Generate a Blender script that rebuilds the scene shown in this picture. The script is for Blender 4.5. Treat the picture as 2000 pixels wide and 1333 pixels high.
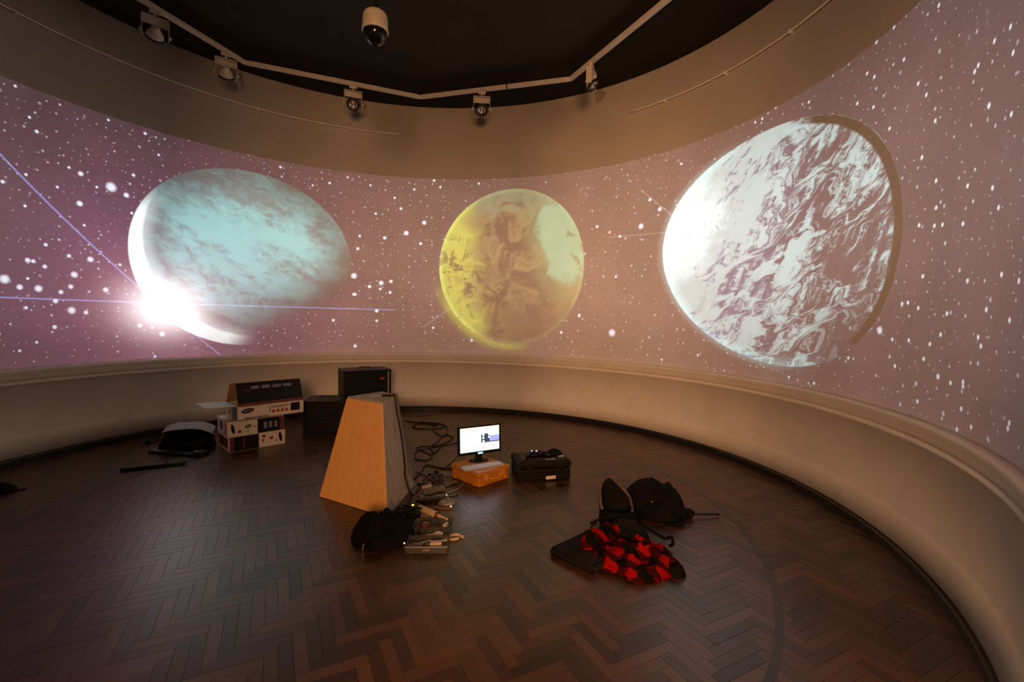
import bpy, bmesh, math, random
from mathutils import Vector, Matrix, noise

scene = bpy.context.scene
COL = scene.collection
for o in list(bpy.data.objects):
    bpy.data.objects.remove(o)
R = math.radians
random.seed(7)

# ------------------------------------------------------------------ camera
PITCH, ROLL, EYE = -0.052, 0.020, 1.6
cam_data = bpy.data.cameras.new('camera')
cam = bpy.data.objects.new('camera', cam_data)
COL.objects.link(cam)
cp, sp = math.cos(PITCH), math.sin(PITCH)
cr, sr = math.cos(ROLL), math.sin(ROLL)
fw = Vector((0, cp, sp)); r0 = Vector((1, 0, 0)); u0 = Vector((0, -sp, cp))
rt = cr * r0 + sr * u0
up = -sr * r0 + cr * u0
mw = Matrix.Identity(4)
for i in range(3):
    mw[i][0] = rt[i]; mw[i][1] = up[i]; mw[i][2] = -fw[i]
mw[2][3] = EYE
cam.matrix_world = mw
cam_data.sensor_width = 36.0
cam_data.lens = 36.0 * 897.0 / 2000.0
cam_data.clip_start = 0.05
scene.camera = cam

# ------------------------------------------------------------------ world, exposure, hall lamps
world = bpy.data.worlds.new('hall_glow')
scene.world = world
world.use_nodes = True
world.node_tree.nodes['Background'].inputs[0].default_value = (1.0, 0.52, 0.25, 1)
world.node_tree.nodes['Background'].inputs[1].default_value = 0.10
vs = scene.view_settings
vs.view_transform = 'Standard'
vs.look = 'None'
vs.exposure = 0.0
vs.gamma = 1.0
vs.use_curve_mapping = False


def area_light(name, loc, aim, size, power, color, size_y=None):
    d = bpy.data.lights.new(name, 'AREA')
    d.shape = 'RECTANGLE'
    d.size = size; d.size_y = size_y or size
    d.energy = power; d.color = color
    o = bpy.data.objects.new(name, d)
    COL.objects.link(o)
    o.location = loc
    o.rotation_euler = (Vector(aim) - Vector(loc)).to_track_quat('-Z', 'Y').to_euler()
    return o


# the lit hall behind the open doorway the photographer stands in
WARM = (1.0, 0.465, 0.187)
area_light('hall_lamp_a', (-1.88, -2.8, 2.1), (1.9, 5.0, 2.2), 0.36, 190, WARM)
area_light('hall_lamp_b', (0.55, -4.5, 2.7), (-0.9, 4.5, 2.6), 1.6, 330, WARM)

# ------------------------------------------------------------------ helpers
CX, CY, AX, ELL, ANG = -1.118, 3.985, 3.976, math.exp(-0.064), -0.031
AC, AS = math.cos(ANG), math.sin(ANG)


def on_wall(theta, z=0.0, inset=0.0):
    a = AX - inset
    lx, ly = a * math.cos(R(theta)), ELL * a * math.sin(R(theta))
    return Vector((CX + AC * lx - AS * ly, CY + AS * lx + AC * ly, z))


def tag(o, label=None, cat=None, group=None, kind=None):
    if label: o['label'] = label
    if cat: o['category'] = cat
    if group: o['group'] = group
    if kind: o['kind'] = kind
    return o


def obj(name, bm, mat, parent=None, smooth=False):
    me = bpy.data.meshes.new(name)
    bmesh.ops.recalc_face_normals(bm, faces=bm.faces)
    bm.to_mesh(me); bm.free()
    if smooth:
        for p in me.polygons: p.use_smooth = True
    me.materials.append(mat)
    o = bpy.data.objects.new(name, me)
    COL.objects.link(o)
    if parent: o.parent = parent
    return o


def thing(name, label, cat, loc=(0, 0, 0), rz=0.0, group=None):
    o = bpy.data.objects.new(name, None)
    COL.objects.link(o)
    o.empty_display_size = 0.05
    o.location = loc
    o.rotation_euler = (0, 0, rz)
    return tag(o, label, cat, group)


def copy_tree(o, parent=None):
    c = o.copy(); COL.objects.link(c); c.parent = parent
    for ch in list(o.children): copy_tree(ch, c)
    return c


def B(): return bmesh.new()


def add_box(bm, c, s, rot=None, bevel=0.0, seg=2):
    t = bmesh.new()
    bmesh.ops.create_cube(t, size=1.0)
    for v in t.verts:
        v.co = Vector((v.co.x * s[0], v.co.y * s[1], v.co.z * s[2]))
    if bevel > 0:
        bmesh.ops.bevel(t, geom=list(t.edges), offset=bevel, segments=seg, profile=0.5, affect='EDGES')
    m = Matrix.Translation(Vector(c)) @ (rot.to_4x4() if rot else Matrix.Identity(4))
    merge(bm, t, m)
    return bm


def merge(bm, t, m=None):
    if m is not None: t.transform(m)
    me = bpy.data.meshes.new('tmp'); t.to_mesh(me); t.free()
    bm.from_mesh(me); bpy.data.meshes.remove(me)


def box(c, s, rot=None, bevel=0.0, seg=2):
    return add_box(B(), c, s, rot, bevel, seg)


def add_tube(bm, pts, rad, n=8, closed=False, caps=True):
    pts = [Vector(p) for p in pts]
    k = len(pts)
    rads = rad if isinstance(rad, (list, tuple)) else [rad] * k
    rings = []
    prev = None
    for i in range(k):
        if closed: t = pts[(i + 1) % k] - pts[i - 1]
        else: t = pts[min(i + 1, k - 1)] - pts[max(i - 1, 0)]
        if t.length < 1e-9: t = Vector((0, 0, 1))
        t.normalize()
        if prev is None:
            a = Vector((0, 0, 1)) if abs(t.z) < 0.9 else Vector((1, 0, 0))
            nrm = t.cross(a).normalized()
        else:
            nrm = (prev - t * prev.dot(t))
            if nrm.length < 1e-6: nrm = t.orthogonal()
            nrm.normalize()
        prev = nrm
        bi = t.cross(nrm)
        rings.append([bm.verts.new(pts[i] + rads[i] * (math.cos(2 * math.pi * j / n) * nrm + math.sin(2 * math.pi * j / n) * bi)) for j in range(n)])
    for i in range(k if closed else k - 1):
        a, b = rings[i], rings[(i + 1) % k]
        for j in range(n):
            bm.faces.new((a[j], a[(j + 1) % n], b[(j + 1) % n], b[j]))
    if caps and not closed:
        bm.faces.new(rings[0]); bm.faces.new(list(reversed(rings[-1])))
    return bm


def tube(pts, rad, n=8, closed=False):
    return add_tube(B(), pts, rad, n, closed)


def add_lathe(bm, prof, n=24, m=None):
    t = bmesh.new()
    rings = []
    for (r, z) in prof:
        if r < 1e-6: rings.append([t.verts.new((0, 0, z))])
        else: rings.append([t.verts.new((r * math.cos(2 * math.pi * j / n), r * math.sin(2 * math.pi * j / n), z)) for j in range(n)])
    for a, b in zip(rings, rings[1:]):
        for j in range(n):
            q = (j + 1) % n
            if len(a) == 1 and len(b) > 1: t.faces.new((a[0], b[q], b[j]))
            elif len(b) == 1 and len(a) > 1: t.faces.new((a[j], a[q], b[0]))
            elif len(a) > 1: t.faces.new((a[j], a[q], b[q], b[j]))
    merge(bm, t, m)
    return bm


def lathe(prof, n=24, m=None): return add_lathe(B(), prof, n, m)


def add_hull(bm, bot, top):
    """solid between two polygons with equally many corners"""
    a = [bm.verts.new(p) for p in bot]; b = [bm.verts.new(p) for p in top]
    k = len(a)
    bm.faces.new(list(reversed(a))); bm.faces.new(b)
    for i in range(k):
        j = (i + 1) % k
        bm.faces.new((a[i], a[j], b[j], b[i]))
    return bm


def smooth_path(pts, sub=6):
    """Catmull-Rom through pts"""
    P = [Vector(p) for p in pts]
    out = []
    for i in range(len(P) - 1):
        p0 = P[max(i - 1, 0)]; p1 = P[i]; p2 = P[i + 1]; p3 = P[min(i + 2, len(P) - 1)]
        for k in range(sub):
            t = k / sub
            out.append(0.5 * ((2 * p1) + (-p0 + p2) * t + (2 * p0 - 5 * p1 + 4 * p2 - p3) * t * t + (-p0 + 3 * p1 - 3 * p2 + p3) * t ** 3))
    out.append(P[-1])
    return out


def text_bm(body, size, m, depth=0.0006):
    c = bpy.data.curves.new('lettering', 'FONT')
    c.body = body; c.size = size; c.extrude = depth; c.align_x = 'CENTER'; c.align_y = 'CENTER'
    c.resolution_u = 2
    o = bpy.data.objects.new('lettering', c)
    COL.objects.link(o)
    me = bpy.data.meshes.new_from_object(o)
    bpy.data.objects.remove(o); bpy.data.curves.remove(c)
    bm = B(); bm.from_mesh(me); bpy.data.meshes.remove(me)
    bm.transform(m)
    return bm


# ------------------------------------------------------------------ node helper
class G:
    """builds node expressions; values are sockets or numbers"""
    def __init__(self, tree): self.t = tree
    def new(self, kind): return self.t.nodes.new(kind)
    def put(self, sock, v):
        if hasattr(v, 'is_output'): self.t.links.new(v, sock)
        else:
            try: sock.default_value = v
            except Exception: sock.default_value = (v, v, v)
    def m(self, op, a, b=None, c=None, clamp=False):
        n = self.new('ShaderNodeMath'); n.operation = op; n.use_clamp = clamp
        self.put(n.inputs[0], a)
        if b is not None: self.put(n.inputs[1], b)
        if c is not None: self.put(n.inputs[2], c)
        return n.outputs[0]
    def add(self, a, b): return self.m('ADD', a, b)
    def sub(self, a, b): return self.m('SUBTRACT', a, b)
    def mul(self, a, b): return self.m('MULTIPLY', a, b)
    def div(self, a, b): return self.m('DIVIDE', a, b)
    def mad(self, a, b, c): return self.m('MULTIPLY_ADD', a, b, c)
    def mx(self, a, b): return self.m('MAXIMUM', a, b)
    def mn(self, a, b): return self.m('MINIMUM', a, b)
    def sqrt(self, a): return self.m('SQRT', a)
    def hyp(self, a, b): return self.sqrt(self.mad(a, a, self.mul(b, b)))
    def step(self, x, e0, e1):
        n = self.new('ShaderNodeMapRange'); n.interpolation_type = 'SMOOTHSTEP'
        flip = e0 > e1
        lo, hi = (e1, e0) if flip else (e0, e1)
        self.put(n.inputs['Value'], x)
        n.inputs['From Min'].default_value = lo; n.inputs['From Max'].default_value = hi
        n.inputs['To Min'].default_value = 1.0 if flip else 0.0
        n.inputs['To Max'].default_value = 0.0 if flip else 1.0
        return n.outputs[0]
    def gauss(self, d, w):
        q = self.mul(d, 1.0 / w)
        return self.m('EXPONENT', self.mul(self.mul(q, q), -1.0))
    def vec(self, x, y, z=0.0):
        n = self.new('ShaderNodeCombineXYZ')
        self.put(n.inputs[0], x); self.put(n.inputs[1], y); self.put(n.inputs[2], z)
        return n.outputs[0]
    def v(self, op, a, b=None, scale=None):
        n = self.new('ShaderNodeVectorMath'); n.operation = op
        self.put(n.inputs[0], a)
        if b is not None: self.put(n.inputs[1], b)
        if scale is not None: self.put(n.inputs['Scale'], scale)
        return n.outputs['Value'] if op in ('DISTANCE', 'LENGTH', 'DOT_PRODUCT') else n.outputs[0]
    def noise(self, vec, scale, detail=3.0, rough=0.55, dist=0.0, dims='2D'):
        n = self.new('ShaderNodeTexNoise'); n.noise_dimensions = dims
        self.put(n.inputs['Vector'], vec)
        n.inputs['Scale'].default_value = scale; n.inputs['Detail'].default_value = detail
        n.inputs['Roughness'].default_value = rough; n.inputs['Distortion'].default_value = dist
        return n.outputs[0]
    def voronoi(self, vec, scale, dims='2D'):
        n = self.new('ShaderNodeTexVoronoi'); n.voronoi_dimensions = dims
        self.put(n.inputs['Vector'], vec); n.inputs['Scale'].default_value = scale
        return n.outputs['Distance'], n.outputs['Color']
    def sep(self, vec):
        n = self.new('ShaderNodeSeparateXYZ'); self.put(n.inputs[0], vec)
        return n.outputs
    def mix(self, f, a, b):
        """colour mix"""
        n = self.new('ShaderNodeMix'); n.data_type = 'RGBA'
        self.put(n.inputs[0], f)
        for s, c in ((n.inputs[6], a), (n.inputs[7], b)):
            if hasattr(c, 'is_output'): self.t.links.new(c, s)
            else: s.default_value = (c[0], c[1], c[2], 1)
        return n.outputs[2]
    def tint(self, c, f):
        """constant colour times a factor"""
        n = self.new('ShaderNodeVectorMath'); n.operation = 'SCALE'
        if hasattr(c, 'is_output'): self.t.links.new(c, n.inputs[0])
        else: n.inputs[0].default_value = c[:3]
        self.put(n.inputs['Scale'], f)
        return n.outputs[0]


def mat(name, color, rough=0.6, metal=0.0, vary=0.12, scale=12.0, bump=0.0, bscale=60.0, color2=None, spec=0.5, coat=0.0, stretch=None):
    m = bpy.data.materials.new(name); m.use_nodes = True
    nt = m.node_tree; g = G(nt)
    p = nt.nodes['Principled BSDF']
    p.inputs['Roughness'].default_value = rough
    p.inputs['Metallic'].default_value = metal
    p.inputs['Specular IOR Level'].default_value = spec
    p.inputs['Coat Weight'].default_value = coat
    tc = g.new('ShaderNodeTexCoord')
    co = tc.outputs['Object']
    if stretch:
        mp = g.new('ShaderNodeMapping'); mp.inputs['Scale'].default_value = stretch
        nt.links.new(co, mp.inputs[0]); co = mp.outputs[0]
    f = g.noise(co, scale, 4.0, 0.6, 0.0, '3D')
    c2 = color2 or tuple(max(0.0, x * (1.0 - 2 * vary)) for x in color)
    c1 = color if color2 else tuple(min(1.0, x * (1.0 + vary)) for x in color)
    nt.links.new(g.mix(g.step(f, 0.3, 0.7), c2, c1), p.inputs['Base Color'])
    if bump > 0:
        b = g.new('ShaderNodeBump'); b.inputs['Strength'].default_value = bump; b.inputs['Distance'].default_value = 0.01
        nt.links.new(g.noise(co, bscale, 3.0, 0.6, 0.0, '3D'), b.inputs['Height'])
        nt.links.new(b.outputs[0], p.inputs['Normal'])
    return m


def glow_mat(name, color, strength):
    m = bpy.data.materials.new(name); m.use_nodes = True
    p = m.node_tree.nodes['Principled BSDF']
    p.inputs['Base Color'].default_value = (0.02, 0.02, 0.02, 1)
    p.inputs['Emission Color'].default_value = (*color, 1)
    p.inputs['Emission Strength'].default_value = strength
    return m

# ------------------------------------------------------------------ the round room
M_WALL = mat('cream_wall_paint', (0.80, 0.755, 0.69), 0.62, vary=0.03, scale=1.3, bump=0.05, bscale=140, spec=0.25)
M_TRIM = mat('cream_trim_paint', (0.80, 0.76, 0.69), 0.45, vary=0.03, scale=3.0)
M_SKIRT = mat('black_skirting', (0.012, 0.010, 0.009), 0.4, vary=0.1)
M_CEIL = mat('dark_ceiling_paint', (0.030, 0.026, 0.021), 0.8, vary=0.08, scale=2.0, spec=0.2)
M_SOFFIT = mat('black_soffit_paint', (0.016, 0.013, 0.011), 0.85, vary=0.08, scale=2.0, spec=0.2)

DOOR0, DOOR1, DOOR_H = -90.0, -40.0, 4.4       # doorway the camera stands in


def wall_sweep(profile, a0=DOOR1, a1=360 + DOOR0, n=144, close=False):
    """profile of (inset, z) swept round the ellipse"""
    bm = B(); prev = None
    for i in range(n + 1):
        th = a0 + (a1 - a0) * i / n
        ring = [bm.verts.new(on_wall(th, z, d)) for d, z in profile]
        if prev:
            k = len(ring)
            for j in range(k if close else k - 1):
                q = (j + 1) % k
                bm.faces.new((prev[j], prev[q], ring[q], ring[j]))
        elif close: bm.faces.new(ring)
        prev = ring
    if close: bm.faces.new(list(reversed(prev)))
    return bm


TOPZ = 5.0
wall = obj('wall_round', wall_sweep([(0, 0.0), (0, TOPZ), (-0.35, TOPZ), (-0.35, 0.0)], close=True), M_WALL, smooth=False)
tag(wall, kind='structure')
for p in wall.data.polygons: p.use_smooth = abs(p.normal.z) < 0.3 and len(p.vertices) == 4
head = obj('wall_doorhead', wall_sweep([(0, DOOR_H), (0, TOPZ), (-0.35, TOPZ), (-0.35, DOOR_H)], DOOR0, DOOR1, 24, True), M_WALL)
tag(head, kind='structure')

# dado: rounded ledge, double groove, plain panel, painted plinth
dado = obj('wall_dado', wall_sweep([(0.0, 0.974), (0.045, 0.974), (0.058, 0.968), (0.064, 0.955), (0.062, 0.940), (0.054, 0.915), (0.046, 0.880),
                                    (0.042, 0.852), (0.022, 0.846), (0.022, 0.836), (0.044, 0.831), (0.044, 0.818), (0.036, 0.806), (0.016, 0.801),
                                    (0.022, 0.300), (0.030, 0.285), (0.040, 0.262), (0.046, 0.235), (0.050, 0.075), (0.0, 0.075)], close=True), M_TRIM)
tag(dado, kind='structure')
for p in dado.data.polygons: p.use_smooth = len(p.vertices) == 4
skirt = obj('baseboard_round', wall_sweep([(0.0, 0.0), (0.075, 0.0), (0.075, 0.055), (0.066, 0.070), (0.0, 0.074)], close=True), M_SKIRT)
tag(skirt, kind='structure')

# ceiling: dark soffit ring with a raised eight-sided field
OCT = [(-3.66, 6.36), (-1.49, 7.24), (0.73, 6.62), (1.76, 4.52), (1.45, 2.25), (-0.35, 0.90), (-2.70, 1.05), (-4.15, 2.30), (-4.42, 4.12)]
OZ, FZ = 5.0, 5.16
bm = B()
n = 180
outer = [bm.verts.new(on_wall(360 * i / n, OZ, -0.35)) for i in range(n)]
inner = [bm.verts.new((x, y, OZ)) for x, y in OCT]
oe = [bm.edges.new((outer[i], outer[(i + 1) % n])) for i in range(n)]
ie = [bm.edges.new((inner[i], inner[(i + 1) % len(inner)])) for i in range(len(inner))]
bmesh.ops.triangle_fill(bm, use_beauty=True, edges=oe + ie)
upv = [bm.verts.new((x, y, FZ)) for x, y in OCT]
for i in range(len(OCT)):
    j = (i + 1) % len(OCT)
    bm.faces.new((inner[i], inner[j], upv[j], upv[i]))
soffit = obj('ceiling_soffit', bm, M_SOFFIT)
tag(soffit, kind='structure')
bm = B()
cx0 = sum(p[0] for p in OCT) / len(OCT); cy0 = sum(p[1] for p in OCT) / len(OCT)
grow = [(cx0 + (x - cx0) * 1.02, cy0 + (y - cy0) * 1.02) for x, y in OCT]
add_hull(bm, [(x, y, FZ) for x, y in grow], [(x, y, FZ + 0.1) for x, y in grow])
ceil = obj('ceiling', bm, M_CEIL)
tag(ceil, kind='structure')

# ------------------------------------------------------------------ parquet floor
def wood_mat(name, per_object):
    m = bpy.data.materials.new(name); m.use_nodes = True
    nt = m.node_tree; g = G(nt); p = nt.nodes['Principled BSDF']
    uv = g.new('ShaderNodeTexCoord').outputs['UV']
    if per_object: rnd = g.new('ShaderNodeObjectInfo').outputs['Random']
    else:
        a = g.new('ShaderNodeAttribute'); a.attribute_name = 'tone'; rnd = a.outputs['Fac']
    x, y, z = g.sep(uv)
    co = g.vec(g.mad(rnd, 37.0, g.mul(x, 5.0)), g.mul(y, 90.0))
    grain = g.noise(co, 1.0, 4.0, 0.65)
    t = g.add(g.mul(rnd, 0.85), g.mul(grain, 0.30))
    c = g.mix(g.step(t, 0.05, 1.0), (0.016, 0.0062, 0.0028), (0.098, 0.046, 0.0195))
    hue = g.m('FRACT', g.mul(rnd, 17.31))
    c = g.mix(g.mul(hue, 0.45), c, (0.066, 0.025, 0.010))
    nt.links.new(c, p.inputs['Base Color'])
    nt.links.new(g.add(0.27, g.mul(grain, 0.14)), p.inputs['Roughness'])
    p.inputs['Specular IOR Level'].default_value = 0.65
    b = g.new('ShaderNodeBump'); b.inputs['Strength'].default_value = 0.12; b.inputs['Distance'].default_value = 0.002
    nt.links.new(grain, b.inputs['Height']); nt.links.new(b.outputs[0], p.inputs['Normal'])
    return m


M_JOINT = mat('dark_floor_joint', (0.016, 0.008, 0.004), 0.6, vary=0.1)
bm = B()
vs_ = [bm.verts.new(on_wall(360 * i / 180, 0, -0.35)) for i in range(180)]
ws_ = [bm.verts.new(on_wall(360 * i / 180, -0.12, -0.35)) for i in range(180)]
for v in vs_: v.co.z = -0.006
bm.faces.new(vs_); bm.faces.new(list(reversed(ws_)))
for i in range(180):
    j = (i + 1) % 180
    bm.faces.new((vs_[i], ws_[i], ws_[j], vs_[j]))
floor = obj('floor', bm, M_JOINT)
tag(floor, kind='structure')

BL, BW = 0.31, 0.062
PHI = R(27.4)
U = Vector((math.cos(PHI), math.sin(PHI))); V = Vector((-math.sin(PHI), math.cos(PHI)))
ORG = Vector((0.149, 2.291))


def block_bm(dx=0.0):
    """one wood block, bevelled top, centred, long along x, top at z=0"""
    g = 0.0004
    hx, hy = BL / 2 - g, BW / 2 - g
    e = 0.0008
    bm = B()
    lo = [bm.verts.new((sx * hx, sy * hy, -0.008)) for sx, sy in ((-1, -1), (1, -1), (1, 1), (-1, 1))]
    mi = [bm.verts.new((sx * hx, sy * hy, -e)) for sx, sy in ((-1, -1), (1, -1), (1, 1), (-1, 1))]
    hi = [bm.verts.new((sx * (hx - e), sy * (hy - e), 0)) for sx, sy in ((-1, -1), (1, -1), (1, 1), (-1, 1))]
    bm.faces.new(hi)
    for i in range(4):
        j = (i + 1) % 4
        bm.faces.new((lo[i], lo[j], mi[j], mi[i])); bm.faces.new((mi[i], mi[j], hi[j], hi[i]))
    uvl = bm.loops.layers.uv.new('UVMap')
    for f in bm.faces:
        for l in f.loops: l[uvl].uv = (l.vert.co.x, l.vert.co.y)
    return bm


RAT = round(BL / BW)
spots = []
for i in range(-110, 111):
    for k in range(-24, 25):
        # herringbone lattice: horizontal and vertical blocks stepping along the diagonal
        for kind in (0, 1):
            # lattice vectors (BW, BW) and (BL, -BL)
            px = i * BW + k * BL
            py = i * BW - k * BL
            if kind == 0: cxl, cyl, ang = px + BL / 2, py + BW / 2, 0.0
            else: cxl, cyl, ang = px + BL + BW / 2, py + BW - BL / 2, math.pi / 2
            c = ORG + U * cxl + V * cyl
            dx, dy = c.x - CX, c.y - CY
            lx, ly = AC * dx + AS * dy, (-AS * dx + AC * dy) / ELL
            if lx * lx + ly * ly < (AX + 0.10) ** 2: spots.append((c.x, c.y, PHI + ang))


def shown_size(s):
    x, y, _ = s
    d = math.hypot(x, y)
    if y < 1.78 or abs(x) > 1.12 * y: return -d
    return 100.0 / d


spots.sort(key=shown_size, reverse=True)
M_BLOCK = wood_mat('parquet_wood', True)
M_BLOCKS = wood_mat('parquet_wood_field', False)
first = obj('parquet_block', block_bm(), M_BLOCK, floor)
rng = random.Random(3)
for i, (x, y, a) in enumerate(spots[:300]):
    o = first if i == 0 else first.copy()
    if i: COL.objects.link(o); o.parent = floor
    o.location = (x, y, rng.uniform(-0.0006, 0.0004)); o.rotation_euler = (0, 0, a)
verts, faces, tones, uvs = [], [], [], []
tmp = block_bm(); tmp.verts.index_update()
tv = [v.co.copy() for v in tmp.verts]; tf = [[v.index for v in f.verts] for f in tmp.faces]; tmp.free()
for (x, y, a) in spots[300:]:
    base = len(verts); ca, sa = math.cos(a), math.sin(a); dz = rng.uniform(-0.0006, 0.0004); tone = rng.random()
    for v in tv: verts.append((x + ca * v.x - sa * v.y, y + sa * v.x + ca * v.y, v.z + dz))
    for f in tf:
        faces.append([base + q for q in f]); tones.append(tone)
        uvs.extend((tv[q].x, tv[q].y) for q in f)
me = bpy.data.meshes.new('parquet_field'); me.from_pydata(verts, [], faces)
at = me.attributes.new('tone', 'FLOAT', 'FACE'); at.data.foreach_set('value', tones)
ul = me.uv_layers.new(name='UVMap'); ul.data.foreach_set('uv', [c for uv in uvs for c in uv])
me.materials.append(M_BLOCKS)
field = bpy.data.objects.new('parquet_field', me); COL.objects.link(field); field.parent = floor
tag(field, kind='stuff')

# dark ring let into the parquet
M_INLAY = mat('dark_inlay_wood', (0.030, 0.022, 0.020), 0.32, vary=0.2, scale=8)
bm = B(); prev = None
for i in range(145):
    th = 2 * math.pi * i / 144
    d = Vector((math.cos(th), math.sin(th), 0)); c = Vector((-0.925, 3.73, 0))
    ring = [bm.verts.new(c + d * r + Vector((0, 0, z))) for r, z in ((2.722, -0.004), (2.722, 0.0012), (2.765, 0.0012), (2.765, -0.004))]
    if prev:
        for j in range(3): bm.faces.new((prev[j], prev[j + 1], ring[j + 1], ring[j]))
    prev = ring
obj('inlay_ring', bm, M_INLAY, floor)

# ------------------------------------------------------------------ the projector and its picture (stars and three planets)
STARS = [
    (-27.82, 1.149, 0.012), (-27.65, 1.121, 0.012), (-27.6, 1.815, 0.012), (-26.56, 1.632, 0.012), (-24.67, 1.862, 0.012), (-24.32, 2.656, 0.012), (-23.88, 2.966, 0.012), (-23.37, 2.211, 0.012),
    (-23.15, 3.118, 0.012), (-22.61, 1.69, 0.012), (-22.18, 2.331, 0.012), (-22.17, 1.494, 0.012), (-21.62, 1.541, 0.012), (-21.52, 1.045, 0.012), (-20.76, 3.132, 0.012), (-20.64, 2.797, 0.014),
    (-19.7, 1.255, 0.012), (-19.67, 1.125, 0.012), (-19.65, 1.28, 0.012), (-19.2, 1.859, 0.012), (-19.17, 0.998, 0.012), (-18.47, 3.081, 0.012), (-18.11, 2.413, 0.012), (-17.97, 3.062, 0.012),
    (-17.81, 2.199, 0.012), (-17.59, 1.258, 0.012), (-16.19, 1.675, 0.012), (-15.43, 1.279, 0.015), (-15.39, 1.544, 0.012), (-14.45, 2.237, 0.012), (-13.7, 1.479, 0.012), (-13.22, 2.361, 0.012),
    (-13.13, 2.246, 0.012), (-12.92, 2.538, 0.012), (-12.82, 1.378, 0.012), (-12.23, 1.087, 0.012), (-12.12, 2.94, 0.012), (-11.74, 1.928, 0.012), (-11.45, 3.698, 0.012), (-11.34, 1.716, 0.012),
    (-10.57, 2.283, 0.012), (-10.35, 3.159, 0.012), (-10.29, 2.744, 0.013), (-10.08, 1.493, 0.012), (-9.52, 1.757, 0.012), (-8.89, 3.28, 0.012), (-8.55, 1.751, 0.012), (-7.99, 1.299, 0.012),
    (-7.23, 1.491, 0.012), (-6.22, 3.536, 0.012), (-4.94, 1.554, 0.024), (-4.49, 3.088, 0.012), (-4.2, 3.845, 0.012), (-1.46, 3.335, 0.012), (-1.31, 3.849, 0.014), (-1.3, 3.575, 0.012),
    (-0.0, 3.646, 0.012), (0.4, 1.311, 0.012), (1.44, 3.449, 0.012), (6.57, 1.035, 0.012), (10.4, 3.725, 0.012), (11.53, 1.052, 0.012), (16.81, 3.854, 0.012), (19.4, 3.806, 0.012),
    (20.82, 3.804, 0.012), (30.86, 1.166, 0.014), (36.14, 3.635, 0.012), (36.22, 3.636, 0.014), (39.01, 1.061, 0.013), (40.69, 3.104, 0.024), (42.36, 3.867, 0.015), (43.02, 3.259, 0.02),
    (44.88, 2.911, 0.03), (49.75, 2.803, 0.017), (50.38, 2.222, 0.016), (50.9, 1.397, 0.043), (52.2, 2.881, 0.014), (55.23, 2.983, 0.018), (58.94, 1.646, 0.022), (63.22, 1.373, 0.019),
    (84.14, 3.785, 0.016), (85.29, 1.197, 0.018), (93.36, 3.723, 0.016), (94.69, 1.394, 0.016), (94.87, 3.828, 0.018), (97.09, 3.134, 0.028), (97.89, 2.788, 0.02), (99.48, 3.669, 0.016),
    (101.27, 2.952, 0.03), (102.56, 3.345, 0.018), (104.02, 3.513, 0.016), (104.73, 2.149, 0.022), (104.92, 1.966, 0.02), (106.23, 2.855, 0.022), (106.99, 2.117, 0.03), (107.19, 2.019, 0.018),
    (107.98, 1.494, 0.018), (107.99, 1.659, 0.024), (108.29, 3.237, 0.016), (109.53, 3.682, 0.015), (109.64, 2.051, 0.022), (111.89, 2.857, 0.017), (112.28, 2.655, 0.019), (112.83, 1.08, 0.022),
    (112.86, 1.918, 0.02), (112.92, 1.074, 0.018), (113.14, 1.918, 0.021), (113.15, 2.215, 0.035), (114.57, 3.77, 0.013), (117.68, 1.492, 0.019), (118.44, 3.645, 0.017), (122.03, 3.573, 0.013),
    (128.59, 3.768, 0.016), (150.53, 1.291, 0.025), (150.54, 3.563, 0.012), (151.78, 1.006, 0.014), (152.12, 1.377, 0.014), (152.62, 3.782, 0.015), (154.12, 1.401, 0.021), (154.58, 3.239, 0.015),
    (154.99, 2.775, 0.013), (155.75, 2.979, 0.023), (156.96, 2.135, 0.014), (158.02, 3.036, 0.042), (158.17, 3.806, 0.012), (159.2, 1.825, 0.023), (160.12, 3.0, 0.012), (161.31, 2.164, 0.025),
    (162.06, 2.541, 0.012), (162.16, 1.555, 0.019), (162.36, 3.109, 0.021), (162.61, 2.775, 0.024), (163.65, 1.976, 0.027), (163.95, 3.146, 0.012), (164.17, 1.576, 0.03), (164.19, 1.84, 0.02),
    (164.31, 2.179, 0.016), (165.57, 1.774, 0.018), (165.61, 2.904, 0.012), (166.33, 1.674, 0.02), (166.56, 1.393, 0.018), (167.4, 2.269, 0.015), (167.61, 2.037, 0.017), (168.08, 3.428, 0.015),
    (168.53, 1.8, 0.028), (168.94, 3.55, 0.012), (169.0, 1.235, 0.012), (169.1, 2.082, 0.016), (169.64, 2.958, 0.012), (169.79, 2.086, 0.02), (169.87, 1.898, 0.012), (169.89, 2.637, 0.012),
    (170.22, 1.596, 0.014), (170.59, 3.811, 0.012), (170.92, 1.805, 0.022), (171.21, 1.156, 0.012), (172.55, 2.831, 0.014), (172.77, 1.876, 0.034),
]
PROJ = Vector((-1.0, 1.35, 3.15))
GAIN = 0.345


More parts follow.
